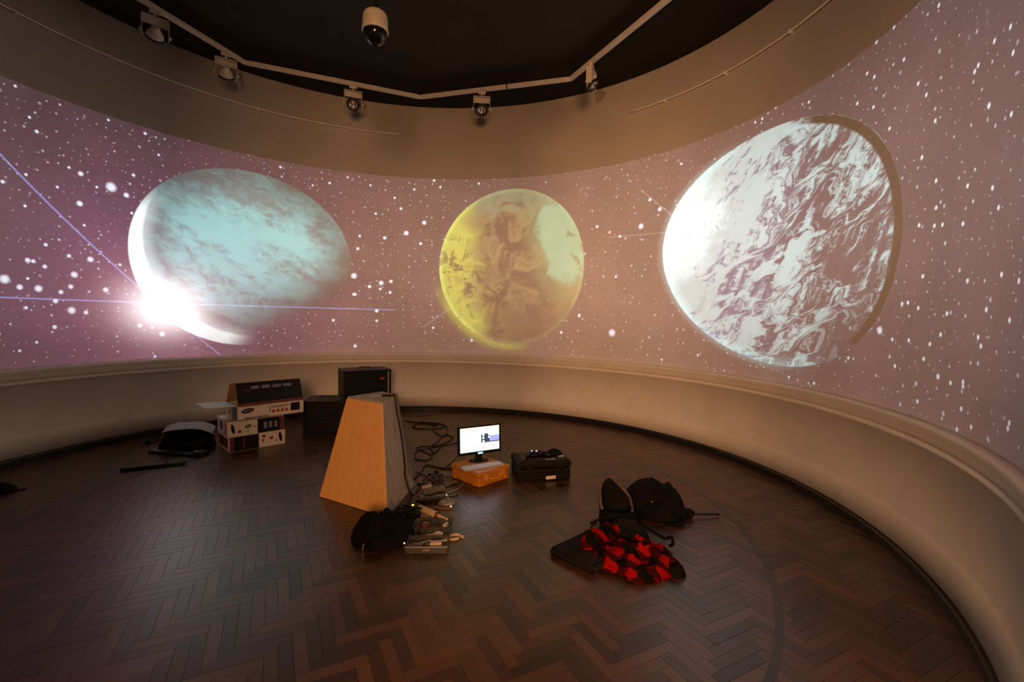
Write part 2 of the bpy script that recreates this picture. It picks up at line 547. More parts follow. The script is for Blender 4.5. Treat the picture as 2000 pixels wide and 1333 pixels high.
def projector_light(parent, gain):
    d = bpy.data.lights.new('projector_beam', 'POINT')
    d.energy = 100.0; d.shadow_soft_size = 0.0
    d.use_nodes = True
    nt = d.node_tree; nt.nodes.clear(); g = G(nt)
    o = bpy.data.objects.new('projector_beam', d); COL.objects.link(o)
    o.location = PROJ
    # where the ray meets the curved wall
    dirv = g.new('ShaderNodeNewGeometry').outputs['Incoming']
    dx, dy, dz = g.sep(dirv)
    Dx = g.add(g.mul(dx, AC), g.mul(dy, AS)); Dy = g.mul(g.sub(g.mul(dy, AC), g.mul(dx, AS)), 1 / ELL)
    ox, oy = PROJ.x - CX, PROJ.y - CY
    Ox, Oy = AC * ox + AS * oy, (-AS * ox + AC * oy) / ELL
    a = g.mad(Dx, Dx, g.mul(Dy, Dy)); b = g.mad(Dx, Ox, g.mul(Dy, Oy)); cc = Ox * Ox + Oy * Oy - AX * AX
    t = g.div(g.sub(g.sqrt(g.mx(g.sub(g.mul(b, b), g.mul(a, cc)), 0.0)), b), a)
    nx = g.mad(t, Dx, Ox); ny = g.mad(t, Dy, Oy)
    z = g.mad(t, dz, PROJ.z)
    th = g.mul(g.m('ARCTAN2', ny, nx), 180 / math.pi)
    s = g.mul(th, 0.068)
    p = g.vec(s, z)
    # keystone correction: even brightness over distance and slant
    cosw = g.mx(g.mul(g.mad(dx, nx, g.mul(dy, ny)), 1 / AX), 0.25)
    even = g.div(g.mul(t, t), cosw)
    band = g.mul(g.step(z, 0.972, 0.985), g.step(z, 3.865, 3.845))
    band = g.mul(band, g.mul(g.step(th, -52, -50), g.step(th, 178.5, 177)))
    level = g.mul(g.mul(even, band), gain)

    def stars(lo, hi, cell, seed):
        acc = None
        for (st, sz, r) in STARS:
            if not (lo - 0.3 <= st < hi + 0.3): continue
            q = g.v('DISTANCE', p, (st * 0.068, sz, 0))
            q = g.m('MULTIPLY_ADD', q, -1.0 / (r * 1.7), 1.0)
            acc = q if acc is None else g.mx(acc, q)
        acc = g.mul(g.step(acc, 0.0, 0.70), 1.25)
        for sc, k, r0, r1 in ((6.0, 0, 0.045, 0.10), (11.0, 3, 0.075, 0.15)):
            dist, col = g.voronoi(g.v('ADD', p, (seed + k, seed * 2.0, 0)), sc)
            rr, gg, bb = g.sep(col)
            size = g.mad(g.m('POWER', rr, 3.0), r1, r0)
            f = g.m('SUBTRACT', 1.0, g.div(dist, size))
            f = g.mul(g.step(f, 0.0, 0.8), g.mul(g.step(gg, 0.10, 1.0), 0.80))
            acc = g.mx(acc, f)
        return acc

    def streak(t0, z0, t1, z1, w):
        ax, ay, bx, by = t0 * 0.068, z0, t1 * 0.068, z1
        L = math.hypot(bx - ax, by - ay); ux, uy = (bx - ax) / L, (by - ay) / L
        off = g.m('ABSOLUTE', g.add(g.mad(s, -uy, g.mul(z, ux)), ax * uy - ay * ux))
        al = g.add(g.mad(s, ux, g.mul(z, uy)), -(ax * ux + ay * uy))
        return g.mul(g.step(off, w, w * 0.3), g.mul(g.step(al, 0.0, 0.05), g.step(al, L, L - 0.05)))

    def plus(a, b): return g.v('ADD', a, b)

    dust = g.noise(p, 0.9, 3.0, 0.6)
    sky = g.mix(g.step(dust, 0.35, 0.7), (0.105, 0.056, 0.070), (0.150, 0.076, 0.092))
    tone = g.mix(g.step(th, 84.0, 132.0), (1.0, 1.0, 1.0), (0.60, 0.44, 0.72))
    tone = g.mix(g.step(th, 62.0, 22.0), tone, (0.58, 0.72, 1.0))
    sky = g.v('MULTIPLY', sky, tone)
    STAR = (0.86, 0.92, 1.0)

    # ---- veiled cloudy planet with the sun behind its edge
    X = g.mul(g.sub(th, 134.75), -1 / 21.0); Y = g.mul(g.sub(z, 2.366), 1 / 1.259)
    r = g.hyp(X, Y)
    disc = g.step(r, 1.004, 0.988)
    flow = g.vec(g.mad(Y, 0.25, g.mul(X, 1.0)), g.mad(X, 0.45, g.mul(Y, 1.55)))
    n1 = g.noise(g.v('ADD', flow, (1.7, 0.4, 0)), 1.7, 5.0, 0.6, 0.3); n2 = g.noise(g.vec(g.mul(X, 1.0), g.mad(X, 0.3, g.mul(Y, 1.3))), 9.0, 6.0, 0.75, 0.4)
    tex = g.step(g.add(g.mad(n1, 0.55, g.mul(n2, 0.45)), g.mul(g.sub(0.45, r), 0.13)), 0.34, 0.57)
    cloud = g.mix(tex, (0.22, 0.34, 0.33), (0.33, 0.80, 0.77))
    limb = g.mad(g.step(r, 1.0, 0.55), 0.62, 0.38)
    fade = g.step(g.mad(X, 0.50, g.mul(Y, -0.80)), 0.95, 0.05)
    body = g.tint(cloud, g.mul(limb, fade))
    rc = g.hyp(g.sub(X, 0.125), g.sub(Y, 0.115))
    cres = g.mx(g.step(rc, 0.975, 1.035), g.mul(g.step(rc, 0.88, 1.03), 0.45))
    cres = g.mul(cres, g.mul(g.step(X, 0.12, -0.22), g.step(Y, 0.66, 0.30)))
    body = plus(body, g.tint((0.93, 1.0, 0.98), g.mul(cres, 1.35)))
    sx = g.mul(g.sub(th, 150.0), 0.068); sz = g.sub(z, 1.62)
    sd = g.hyp(g.mad(sz, -0.42, g.mul(sx, 0.80)), g.mad(sx, 0.30, sz))
    core = g.gauss(sd, 0.33); halo = g.gauss(sd, 0.72); wide = g.gauss(sd, 1.75)
    sunl = plus(g.tint((1.0, 0.95, 0.95), g.mul(core, 2.3)), plus(g.tint((0.50, 0.19, 0.20), halo), g.tint((0.085, 0.010, 0.085), wide)))
    stv = stars(104, 180, 0, 3.1)
    flare = g.mx(streak(173.6, 3.15, 140.2, 0.968, 0.014), streak(176, 1.695, 103.3, 1.68, 0.012))
    venus = plus(sky, g.tint(STAR, stv))
    mixv = g.mix(g.mul(disc, g.step(fade, 0.0, 0.35)), venus, body)
    venus = plus(plus(mixv, sunl), g.tint((0.26, 0.34, 0.80), g.mul(flare, 0.85)))

    # ---- ochre planet
    X = g.mul(g.sub(th, 75.74), -1 / 17.76); Y = g.mul(g.sub(z, 2.416), 1 / 1.272)
    r = g.hyp(X, Y)
    disc = g.step(r, 1.0, 0.985)
    q = g.vec(X, Y)
    n1 = g.noise(g.v('ADD', q, (4.0, 1.0, 0)), 2.6, 7.0, 0.68, 0.6); n2 = g.noise(q, 6.0, 8.0, 0.80, 0.5)
    c = g.mix(g.step(g.mad(n2, 0.35, g.mul(n1, 0.65)), 0.44, 0.555), (0.125, 0.060, 0.042), (0.37, 0.245, 0.095))
    pale = g.add(g.hyp(g.mul(g.sub(g.mad(Y, 0.22, X), 0.74), 1.75), g.mul(g.sub(Y, 0.30), 0.92)), g.mul(g.sub(n1, 0.5), 0.55))
    pale = g.add(pale, g.mul(g.sub(n2, 0.5), 0.25))
    c = g.mix(g.step(pale, 0.56, 0.42), c, g.mix(g.mul(g.step(n2, 0.56, 0.64), g.step(X, 0.60, 0.78)), (0.34, 0.78, 0.52), (0.16, 0.18, 0.13)))
    c = g.mix(g.mul(g.step(pale, 0.95, 0.60), 0.45), c, (0.34, 0.42, 0.17))
    north = g.add(g.mul(Y, 0.95), g.mul(g.sub(n1, 0.5), 0.9))
    c = g.mix(g.mul(g.step(north, 0.62, 0.85), 0.75), c, (0.26, 0.36, 0.22))
    left = g.add(g.mad(Y, 0.06, X), g.mul(g.sub(n1, 0.5), 0.8))
    c = g.mix(g.step(left, -0.30, -0.72), c, (0.74, 0.73, 0.11))
    bandm = g.step(g.m('ABSOLUTE', g.add(g.mad(X, 0.45, Y), 0.42)), 0.42, 0.10)
    rough = g.mul(g.step(n2, 0.47, 0.58), g.mul(bandm, g.step(X, 0.45, 0.05)))
    spot = g.mul(g.step(n2, 0.53, 0.62), g.mul(g.step(X, -0.40, -0.58), g.mul(g.step(X, -0.96, -0.80), g.step(Y, 0.50, 0.25))))
    c = g.mix(g.mul(g.mx(rough, spot), 0.85), c, (0.075, 0.052, 0.030))
    ochre = g.mul(g.step(n2, 0.45, 0.38), g.mul(bandm, g.step(X, 0.1, -0.3)))
    c = g.mix(g.mul(ochre, 0.7), c, (0.62, 0.36, 0.045))
    low = g.step(g.add(g.mul(Y, -1.0), g.mul(g.sub(n1, 0.5), 0.7)), 0.35, 0.80)
    c = g.mix(g.mul(g.mul(low, g.step(X, -0.35, 0.10)), 0.75), c, (0.125, 0.060, 0.048))
    rim = g.step(r, 0.92, 1.0)
    c = plus(c, g.tint((0.17, 0.26, 0.08), g.mul(rim, g.mad(g.step(X, -0.2, -0.8), 0.8, 0.50))))
    mglow = g.mul(g.gauss(g.mx(g.sub(r, 1.0), 0.0), 0.075), g.step(g.mad(X, 0.6, Y), -0.72, -1.10))
    stm = stars(48, 104, 0, 8.7)
    mars = plus(sky, g.tint(STAR, stm))
    mars = plus(mars, g.tint((0.40, 0.40, 0.0), mglow))
    ms = g.mx(g.mul(streak(97.3, 1.39, 90.2, 1.75, 0.011), 0.5), streak(104.2, 1.68, 103.3, 1.68, 0.012))
    ms = g.mx(ms, g.mul(streak(52.9, 2.809, 39.0, 2.78, 0.010), 0.45))
    mars = plus(mars, g.tint((0.5, 0.42, 0.34), ms))
    mars = g.mix(disc, mars, c)

    # ---- clouded blue planet
    Uc = g.mul(g.sub(th, 15.9), 1 / 17.0); Vc = g.mul(g.sub(z, 2.405), 1 / 1.2)
    X = g.mul(g.mad(Uc, 0.986, g.mul(Vc, 0.164)), -1 / 1.413); Y = g.mul(g.mad(Uc, -0.164, g.mul(Vc, 0.986)), 1 / 1.037)
    r = g.hyp(X, Y)
    disc = g.step(r, 1.0, 0.988)
    q = g.vec(g.mul(g.add(X, Y), 0.62), g.mul(g.sub(Y, X), 1.35))
    w1 = g.noise(q, 1.6, 3.0, 0.55, 0.0)
    q2 = g.v('ADD', g.vec(g.mad(w1, 0.9, g.mul(g.add(X, Y), 0.62)), g.mad(w1, 1.3, g.mul(g.sub(Y, X), 1.30))), (2.3, 5.2, 0))
    n1 = g.noise(q2, 2.1, 7.0, 0.66, 0.25); n2 = g.noise(q2, 7.5, 7.0, 0.76, 0.25)
    side = g.mad(Y, -0.30, X)
    cover = g.add(g.mad(n2, 0.78, g.mul(n1, 0.52)), g.mul(g.step(side, 0.10, -0.80), 0.115))
    cover = g.add(cover, g.mul(g.step(side, 0.30, 0.98), -0.05))
    cl = g.step(cover, 0.590, 0.735)
    sea = g.mix(g.step(X, 0.35, -0.45), (0.110, 0.066, 0.100), (0.150, 0.155, 0.36))
    c = g.mix(cl, sea, (0.66, 0.88, 0.90))
    bright = g.step(g.add(g.hyp(g.sub(X, -1.0), g.mul(g.sub(Y, 0.15), 0.80)), g.mul(g.sub(n1, 0.5), 0.7)), 0.66, 0.15)
    c = plus(c, g.tint((0.85, 0.98, 0.96), g.mul(bright, 0.9)))
    limb = g.mul(g.step(r, 0.88, 1.0), g.step(g.mad(Y, 0.55, X), 0.22, -0.35))
    c = plus(c, g.tint((0.22, 0.50, 0.50), limb))
    fade = g.step(g.hyp(g.sub(X, 0.74), g.add(Y, 0.70)), 0.16, 0.42)
    gap = g.mul(g.step(g.hyp(g.add(X, 0.034), g.add(Y, 0.016)), 0.952, 0.972), g.mul(g.step(X, -0.02, 0.18), g.step(Y, -0.66, -0.60)))
    ste = stars(-60, 48, 0, 14.3)
    earth = plus(sky, g.tint(STAR, ste))
    es = g.mx(g.mul(streak(45.4, 3.429, 37.5, 2.97, 0.010), 0.6), g.mul(streak(52.9, 2.809, 38.5, 2.78, 0.010), 0.45))
    earth = plus(earth, g.tint((0.5, 0.42, 0.40), es))
    aur = g.mul(g.gauss(g.mx(g.sub(r, 1.0), 0.0), 0.035), g.step(g.add(g.mul(Y, 0.45), X), 0.15, -0.5))
    earth = plus(earth, g.tint((0.16, 0.26, 0.25), aur))
    earth = g.mix(g.mul(disc, g.mad(fade, 0.75, 0.25)), earth, c)
    earth = g.tint(earth, g.m('SUBTRACT', 1.0, g.mul(gap, disc)))

    def em(c):
        e = g.new('ShaderNodeEmission'); g.put(e.inputs['Color'], g.v('MULTIPLY', c, (0.98, 1.07, 1.18))); g.put(e.inputs['Strength'], level)
        return e.outputs[0]

    def pick(f, a, b):
        n = g.new('ShaderNodeMixShader'); g.put(n.inputs[0], f)
        nt.links.new(a, n.inputs[1]); nt.links.new(b, n.inputs[2])
        return n.outputs[0]
    left_ = g.m('GREATER_THAN', th, 104.0); right_ = g.m('LESS_THAN', th, 48.0)
    sh = pick(left_, pick(right_, em(mars), em(earth)), em(venus))
    out = g.new('ShaderNodeOutputLight'); nt.links.new(sh, out.inputs[0])
    return o


# ------------------------------------------------------------------ object materials
M_WHITE = mat('off_white_metal', (0.62, 0.58, 0.52), 0.4, vary=0.04)
M_BLACKMETAL = mat('black_metal', (0.007, 0.007, 0.007), 0.4, vary=0.1, spec=0.35)
M_LENS = mat('lamp_reflector', (0.65, 0.62, 0.58), 0.18, metal=0.9, vary=0.05)
M_DOME = mat('smoked_dome', (0.003, 0.003, 0.0035), 0.12, vary=0.05)
M_PLY = mat('orange_plywood', (0.95, 0.54, 0.19), 0.5, vary=0.1, scale=3.0, color2=(0.87, 0.46, 0.14), stretch=(7, 7, 0.8))
M_PAINTPLY = mat('scuffed_grey_plywood', (0.47, 0.42, 0.35), 0.65, scale=4.0, color2=(0.34, 0.285, 0.225), stretch=(6, 6, 1.0))
M_RAWPLY = mat('raw_plywood', (0.42, 0.34, 0.24), 0.7, vary=0.15, scale=5)
M_CARD = mat('brown_cardboard', (0.36, 0.20, 0.10), 0.8, vary=0.08)
M_CARDW = mat('white_printed_card', (0.66, 0.62, 0.56), 0.45, vary=0.03)
M_CARDG = mat('grey_green_card', (0.50, 0.55, 0.47), 0.6, vary=0.03)
M_INKBLK = mat('black_print', (0.009, 0.008, 0.009), 0.4, vary=0.1, spec=0.25)
M_INKRED = mat('red_print', (0.36, 0.030, 0.022), 0.45, vary=0.08)
M_INKMAR = mat('maroon_print', (0.13, 0.020, 0.018), 0.45, vary=0.08)
M_INKBLU = mat('blue_photo_print', (0.20, 0.22, 0.34), 0.4, vary=0.4, scale=40)
M_INKGRY = mat('grey_print', (0.14, 0.13, 0.13), 0.45, vary=0.1)
M_BLACKP = mat('black_plastic', (0.006, 0.0055, 0.0055), 0.45, vary=0.15, scale=30, spec=0.28)
M_BLACKR = mat('rough_black_plastic', (0.006, 0.006, 0.0055), 0.6, vary=0.2, scale=30, bump=0.15, bscale=220, spec=0.2)
M_GREYP = mat('grey_plastic', (0.16, 0.155, 0.15), 0.5, vary=0.1)
M_LGREY = mat('light_grey_plastic', (0.36, 0.36, 0.36), 0.45, vary=0.06)
M_STEEL = mat('bare_steel', (0.55, 0.53, 0.50), 0.3, metal=1.0, vary=0.08)
M_BRASS = mat('brass_clip', (0.80, 0.58, 0.25), 0.25, metal=1.0, vary=0.05)
M_ORANGE = mat('orange_case_plastic', (0.55, 0.205, 0.014), 0.5, vary=0.08, bump=0.1, bscale=200)
M_ORANGEL = mat('pale_orange_latch', (0.66, 0.30, 0.04), 0.45, vary=0.05)
M_KEYB = mat('silver_keyboard', (0.42, 0.42, 0.46), 0.4, vary=0.04)
M_KEYC = mat('white_key_cap', (0.62, 0.63, 0.68), 0.45, vary=0.03)
M_CABLE = mat('black_cable', (0.008, 0.007, 0.006), 0.5, vary=0.1, spec=0.3)
M_CABLEG = mat('grey_cable', (0.11, 0.10, 0.085), 0.5, vary=0.1)
M_CABLEW = mat('pale_cable', (0.42, 0.38, 0.30), 0.5, vary=0.08)
M_CLOTHB = mat('black_nylon', (0.0045, 0.0045, 0.005), 0.8, vary=0.3, scale=9, bump=0.35, bscale=90, spec=0.12)
M_CLOTHG = mat('charcoal_nylon', (0.011, 0.0105, 0.0115), 0.85, vary=0.25, scale=9, bump=0.35, bscale=90, spec=0.15)
M_LINING = mat('brown_bag_lining', (0.115, 0.076, 0.062), 0.8, vary=0.15, scale=14, bump=0.3, bscale=120)
M_PAPER = mat('white_paper', (0.70, 0.70, 0.68), 0.6, vary=0.04)
M_PINKISH = mat('pale_pink_plastic', (0.62, 0.48, 0.42), 0.5, vary=0.05)
M_TUBE = mat('cream_cartridge', (0.66, 0.50, 0.34), 0.45, vary=0.05)
M_BOARD = mat('reddish_board', (0.20, 0.085, 0.045), 0.6, vary=0.12)
M_STICKER = mat('white_sticker', (0.62, 0.57, 0.53), 0.5, vary=0.05)
M_LEDBLUE = glow_mat('blue_led', (0.25, 0.22, 1.0), 14.0)
M_LEDORANGE = glow_mat('orange_led', (1.0, 0.28, 0.02), 16.0)
M_LEDWHITE = glow_mat('white_led', (0.95, 1.0, 0.95), 8.0)
M_MONLOGO = glow_mat('lit_blue_badge', (0.12, 0.35, 1.0), 7.0)


def rx(a): return Matrix.Rotation(a, 3, 'X')
def ry(a): return Matrix.Rotation(a, 3, 'Y')
def rz_(a): return Matrix.Rotation(a, 3, 'Z')


# ------------------------------------------------------------------ ceiling track and spotlights
track = thing('lighting_track', 'off-white angled lighting track running round the dark ceiling recess', 'light track', (CX, CY, OZ))
TR = []
for (x, y) in OCT:
    d = Vector((x - cx0, y - cy0)); L = d.length
    TR.append(Vector((x, y)) + d * (0.035 / L))
for i in range(len(TR)):
    a, b = TR[i], TR[(i + 1) % len(TR)]
    a3 = Vector((a.x - CX, a.y - CY, -0.035)); b3 = Vector((b.x - CX, b.y - CY, -0.035))
    d = (b3 - a3); L = d.length; d.normalize()
    ang = math.atan2(d.y, d.x)
    bm = B()
    mid = (a3 + b3) / 2
    rot = rz_(ang)
    add_box(bm, mid, (L - 0.09, 0.058, 0.050), rot, 0.004, 1)
    add_box(bm, mid + Vector((0, 0, -0.027)), (L - 0.12, 0.016, 0.006), rot)
    obj('rail', bm, M_WHITE, track)
    bm = B()
    e = TR[(i + 2) % len(TR)]
    e3 = Vector((e.x - CX, e.y - CY, -0.035)); d2 = (e3 - b3).normalized()
    add_tube(bm, [b3 - d * 0.055, b3 - d * 0.02, b3 + d2 * 0.02, b3 + d2 * 0.055], 0.033, 8)
    obj('corner_joint', bm, M_WHITE, track)
# dark feed joint on the far rail
a, b = TR[1], TR[2]
q = a + (b - a) * 0.60
ang = math.atan2(b.y - a.y, b.x - a.x)
obj('feed_joint', box((q.x - CX, q.y - CY, -0.037), (0.030, 0.062, 0.056), rz_(ang), 0.003, 1), M_GREYP, track)


def spotlight(loc, rz, tilt, label):
    """yoke hung under the track; the lamp swivels between its arms"""
    t = thing('track_spotlight', label, 'spotlight', loc, rz, 'spotlights on the ceiling track')
    obj('adaptor', box((0, 0, -0.022), (0.11, 0.040, 0.040), None, 0.006), M_WHITE, t)
    obj('stem', tube([(0, 0, -0.035), (0, 0, -0.085)], 0.014, 12), M_WHITE, t)
    W, H, D, T = 0.25, 0.215, 0.075, 0.006
    zt = -0.085
    bm = B()
    add_box(bm, (0, 0, zt), (W, D, T), None, 0.002, 1)
    for sx in (-1, 1):
        add_box(bm, (sx * (W / 2 - T / 2), 0, zt - H / 2), (T, D, H), None, 0.002, 1)
    add_box(bm, (0, D / 2 - 0.003, zt - 0.035), (W, 0.005, 0.070), None, 0.001, 1)
    obj('yoke', bm, M_WHITE, t)
    zc = zt - H + 0.045
    rot = Matrix.Translation((0, 0, zc)) @ Matrix.Rotation(tilt, 4, 'X')
    head = obj('lamp_head', lathe([(0, 0.085), (0.030, 0.085), (0.036, 0.078), (0.040, 0.055), (0.066, 0.020), (0.082, -0.010), (0.086, -0.030), (0.086, -0.042), (0.080, -0.042), (0.078, -0.020)], 28, rot), M_WHITE, t, True)
    obj('bezel', lathe([(0.064, -0.043), (0.066, -0.052), (0.088, -0.052), (0.092, -0.044), (0.090, -0.026), (0.086, -0.026)], 28, rot), M_BLACKMETAL, head, True)
    obj('reflector', lathe([(0.066, -0.044), (0.055, -0.026), (0.035, -0.012), (0.022, -0.010), (0.020, -0.030), (0.012, -0.036), (0.0, -0.038)], 24, rot), M_LENS, head, True)
    for sx in (-1, 1):
        obj('knob', lathe([(0, 0), (0.016, 0), (0.018, 0.004), (0.018, 0.018), (0.012, 0.022), (0, 0.022)], 14,
                          Matrix.Translation((sx * W / 2, 0, zc)) @ Matrix.Rotation(sx * math.pi / 2, 4, 'Y')), M_WHITE, t, True)
    return t


def on_track(i, x=None, y=None):
    a, b = TR[i], TR[(i + 1) % len(TR)]
    f = (x - a.x) / (b.x - a.x) if x is not None else (y - a.y) / (b.y - a.y)
    q = a + (b - a) * f
    return (q.x, q.y, OZ - 0.060)


spotlight(on_track(8, y=5.30), R(45), R(58), 'off-white track spotlight with square yoke, leftmost over the pale planet')
spotlight(on_track(8, y=6.12), R(34), R(50), 'off-white track spotlight at the left bend of the track, lamp turned to the wall')
spotlight(on_track(0, x=-2.40), R(20), R(-50), 'off-white track spotlight with round dark bezel left of the far track corner')
spotlight(on_track(1, x=-0.52), R(4), R(-44), 'off-white track spotlight with round dark bezel right of the far track corner')
spotlight(on_track(2, y=6.20), R(66), R(-40), 'off-white track spotlight seen edge-on, rightmost on the track')

# ------------------------------------------------------------------ dome camera on its drop pole
dc = thing('dome_camera', 'white dome security camera hanging from the ceiling on a black pole', 'security camera', (-1.19, 3.95, 3.90))
obj('drop_pole', tube([(0, 0, 0.225), (0, 0, FZ - 3.90)], 0.017, 14), M_BLACKMETAL, dc)
obj('ceiling_rose', lathe([(0.0, FZ - 3.90), (0.060, FZ - 3.90), (0.058, FZ - 3.925), (0.02, FZ - 3.94), (0.0, FZ - 3.94)], 20), M_BLACKMETAL, dc, True)
obj('housing', lathe([(0, 0.232), (0.022, 0.232), (0.030, 0.222), (0.066, 0.210), (0.090, 0.192), (0.101, 0.165), (0.105, 0.080), (0.109, 0.050), (0.104, 0.046), (0.0, 0.046)], 36), M_WHITE, dc, True)
obj('dome', lathe([(0.098, 0.047), (0.097, 0.030), (0.088, 0.000), (0.068, -0.030), (0.040, -0.049), (0.0, -0.056)], 32), M_DOME, dc, True)
obj('camera_turret', lathe([(0, -0.054), (0.020, -0.066), (0.026, -0.058), (0.030, -0.050), (0, -0.045)], 16), M_BLACKP, dc, True)

# ------------------------------------------------------------------ hanging rails on the upper wall
def hanging_rail(a0, a1, z0, label, n):
    base = on_wall((a0 + a1) / 2, z0, 0)
    t = thing('hanging_rail', label, 'picture rail', base)
    pts = [on_wall(a0 + (a1 - a0) * i / 60, z0, 0.030) - base for i in range(61)]
    obj('rail', tube(pts, 0.011, 8), M_TRIM, t, True)
    for i in range(n):
        th = a0 + (a1 - a0) * (i + 0.4) / n
        p = on_wall(th, z0, 0.0) - base; q = on_wall(th, z0, 0.045) - base
        d = (q - p).normalized(); ang = math.atan2(d.y, d.x)
        obj('bracket', box((p + q) / 2 + Vector((0, 0, -0.004)), (0.045, 0.022, 0.042), rz_(ang), 0.003, 1), M_TRIM, t)
    return t


hanging_rail(103.0, 178.0, 4.53, 'slim cream hanging rail on the upper wall over the pale planet', 6)
hanging_rail(-30.0, 48.0, 4.53, 'slim cream hanging rail on the upper wall over the clouded blue planet', 6)

# ------------------------------------------------------------------ tapered plywood plinth
PH = 0.85
pb = [(-1.645, 3.945), (-0.958, 3.560), (-0.895, 4.240), (-1.520, 4.600)]
pt = [(-1.440, 4.040), (-1.072, 3.815), (-1.048, 4.165), (-1.225, 4.340)]
pc = Vector((-1.25, 4.08, 0))
pl = thing('plinth', 'tapered plywood plinth with bright orange front face and grey sides', 'plinth', pc)
P0 = [Vector((x, y, 0.0)) - pc for x, y in pb]; P1 = [Vector((x, y, PH)) - pc for x, y in pt]
ctr = Vector((sum(p.x for p in P0) / 4, sum(p.y for p in P0) / 4, PH / 2))


def plinth_side(name, i, material, th=0.018, lift=0.0):
    j = (i + 1) % 4
    quad = [P0[i], P0[j], P1[j], P1[i]]
    nrm = (quad[1] - quad[0]).cross(quad[3] - quad[0]).normalized()
    if nrm.dot(quad[0] - ctr) < 0: nrm = -nrm
    bm = B()
    out = [v + nrm * lift for v in quad]
    inn = [v + nrm * (lift - th) for v in quad]
    add_hull(bm, inn, out)
    return obj(name, bm, material, pl)


plinth_side('front_panel', 0, M_PLY, 0.018, 0.018)
plinth_side('side_panel', 1, M_PAINTPLY)
plinth_side('back_panel', 2, M_RAWPLY)
plinth_side('side_panel', 3, M_PAINTPLY)
bm = B()
tc_ = sum((p for p in P1), Vector()) / 4
add_hull(bm, [tc_ + (p - tc_) * 1.02 + Vector((0, 0, 0.0)) for p in P1], [tc_ + (p - tc_) * 1.02 + Vector((0, 0, 0.018)) for p in P1])
obj('top_panel', bm, M_PAINTPLY, pl)
# screw heads and a knot in the side board
for f, h in ((0.12, 0.1), (0.12, 0.45), (0.10, 0.8), (0.9, 0.2)):
    a = P0[1].lerp(P0[2], f); b = P1[1].lerp(P1[2], f); q = a.lerp(b, h)
    nrm = (P0[2] - P0[1]).cross(P1[1] - P0[1]).normalized()
    if nrm.dot(P0[1] - ctr) < 0: nrm = -nrm
    obj('screw', lathe([(0, 0.002), (0.006, 0.0015), (0.007, 0)], 10, Matrix.Translation(q) @ nrm.to_track_quat('Z', 'Y').to_matrix().to_4x4()), M_BLACKMETAL, pl)
# masking-tape scraps lying on top
for k, (fx, fy, a) in enumerate(((0.0, 0.02, 0.4), (-0.05, 0.0, 1.2))):
    tp = obj('tape_scrap', box((tc_.x + fx, tc_.y + fy, PH + 0.0192), (0.07, 0.022, 0.0016), rz_(a)), M_PAPER, pl)

# ------------------------------------------------------------------ boxes
def panel(parent, name, material, x0, x1, z0, z1, y, t=0.0012):
    """flat print on a front face (plane y, facing -y)"""
    return obj(name, box(((x0 + x1) / 2, y - t / 2, (z0 + z1) / 2), (x1 - x0, t, z1 - z0)), material, parent)


def disc_on_front(parent, name, material, x, z, r, y, sx=1.0, tilt=0.0, t=0.0014):
    m = Matrix.Translation((x, y, z)) @ Matrix.Rotation(tilt, 4, 'Y') @ Matrix.Diagonal((sx, 1, 1, 1)) @ Matrix.Rotation(math.pi / 2, 4, 'X')
    return obj(name, lathe([(0, t), (r, t), (r, 0), (0, 0)], 24, m), material, parent)


def front_text(body, size, x, z, y, tilt=0.0):
    m = Matrix.Translation((x, y, z)) @ Matrix.Rotation(tilt, 4, 'Y') @ Matrix.Rotation(math.pi / 2, 4, 'X')
    return text_bm(body, size, m)


def logo(t, x, z, w, y, tilt=0.0):
    lg = disc_on_front(t, 'logo', M_INKBLK, x, z, w * 0.20, y, 2.5, tilt)
    obj('lettering', front_text('SAMSUNG', w * 0.155, x, z, y - 0.0016, tilt), M_CARDW, lg)


L_, D_, H_ = 0.60, 0.45, 0.175
b1 = thing('monitor_box', 'closed printed cardboard box, lowest of the white box stack', 'box', (-3.123, 5.492, 0), R(46), 'stacked monitor boxes')
obj('carton', box((0, 0, H_ / 2), (L_, D_, H_), None, 0.004, 2), M_CARDW, b1)
yf = -D_ / 2
panel(b1, 'dark_print', M_INKBLK, -L_ / 2 + 0.004, 0.005, 0.004, H_ - 0.004, yf)
panel(b1, 'maroon_stripe', M_INKMAR, -L_ / 2 + 0.004, -L_ / 2 + 0.045, 0.004, H_ - 0.004, yf - 0.0010)
for k in range(5):
    panel(b1, 'text_line', M_INKRED, -0.165, -0.14, 0.03 + 0.026 * k, 0.042 + 0.026 * k, yf - 0.0012)
disc_on_front(b1, 'logo', M_INKBLK, 0.245, 0.095, 0.018, yf, 3.4, R(82))
panel(b1, 'icon', M_INKMAR, 0.045, 0.075, 0.115, 0.148, yf); panel(b1, 'icon', M_INKRED, 0.125, 0.165, 0.082, 0.112, yf)
panel(b1, 'icon', M_INKGRY, 0.04, 0.06, 0.060, 0.10, yf); panel(b1, 'icon', M_INKGRY, 0.19, 0.205, 0.045, 0.07, yf)
# printed left end
obj('end_print', box((-L_ / 2 - 0.0006, 0.02, H_ / 2), (0.0012, 0.34, 0.11)), M_INKMAR, b1)

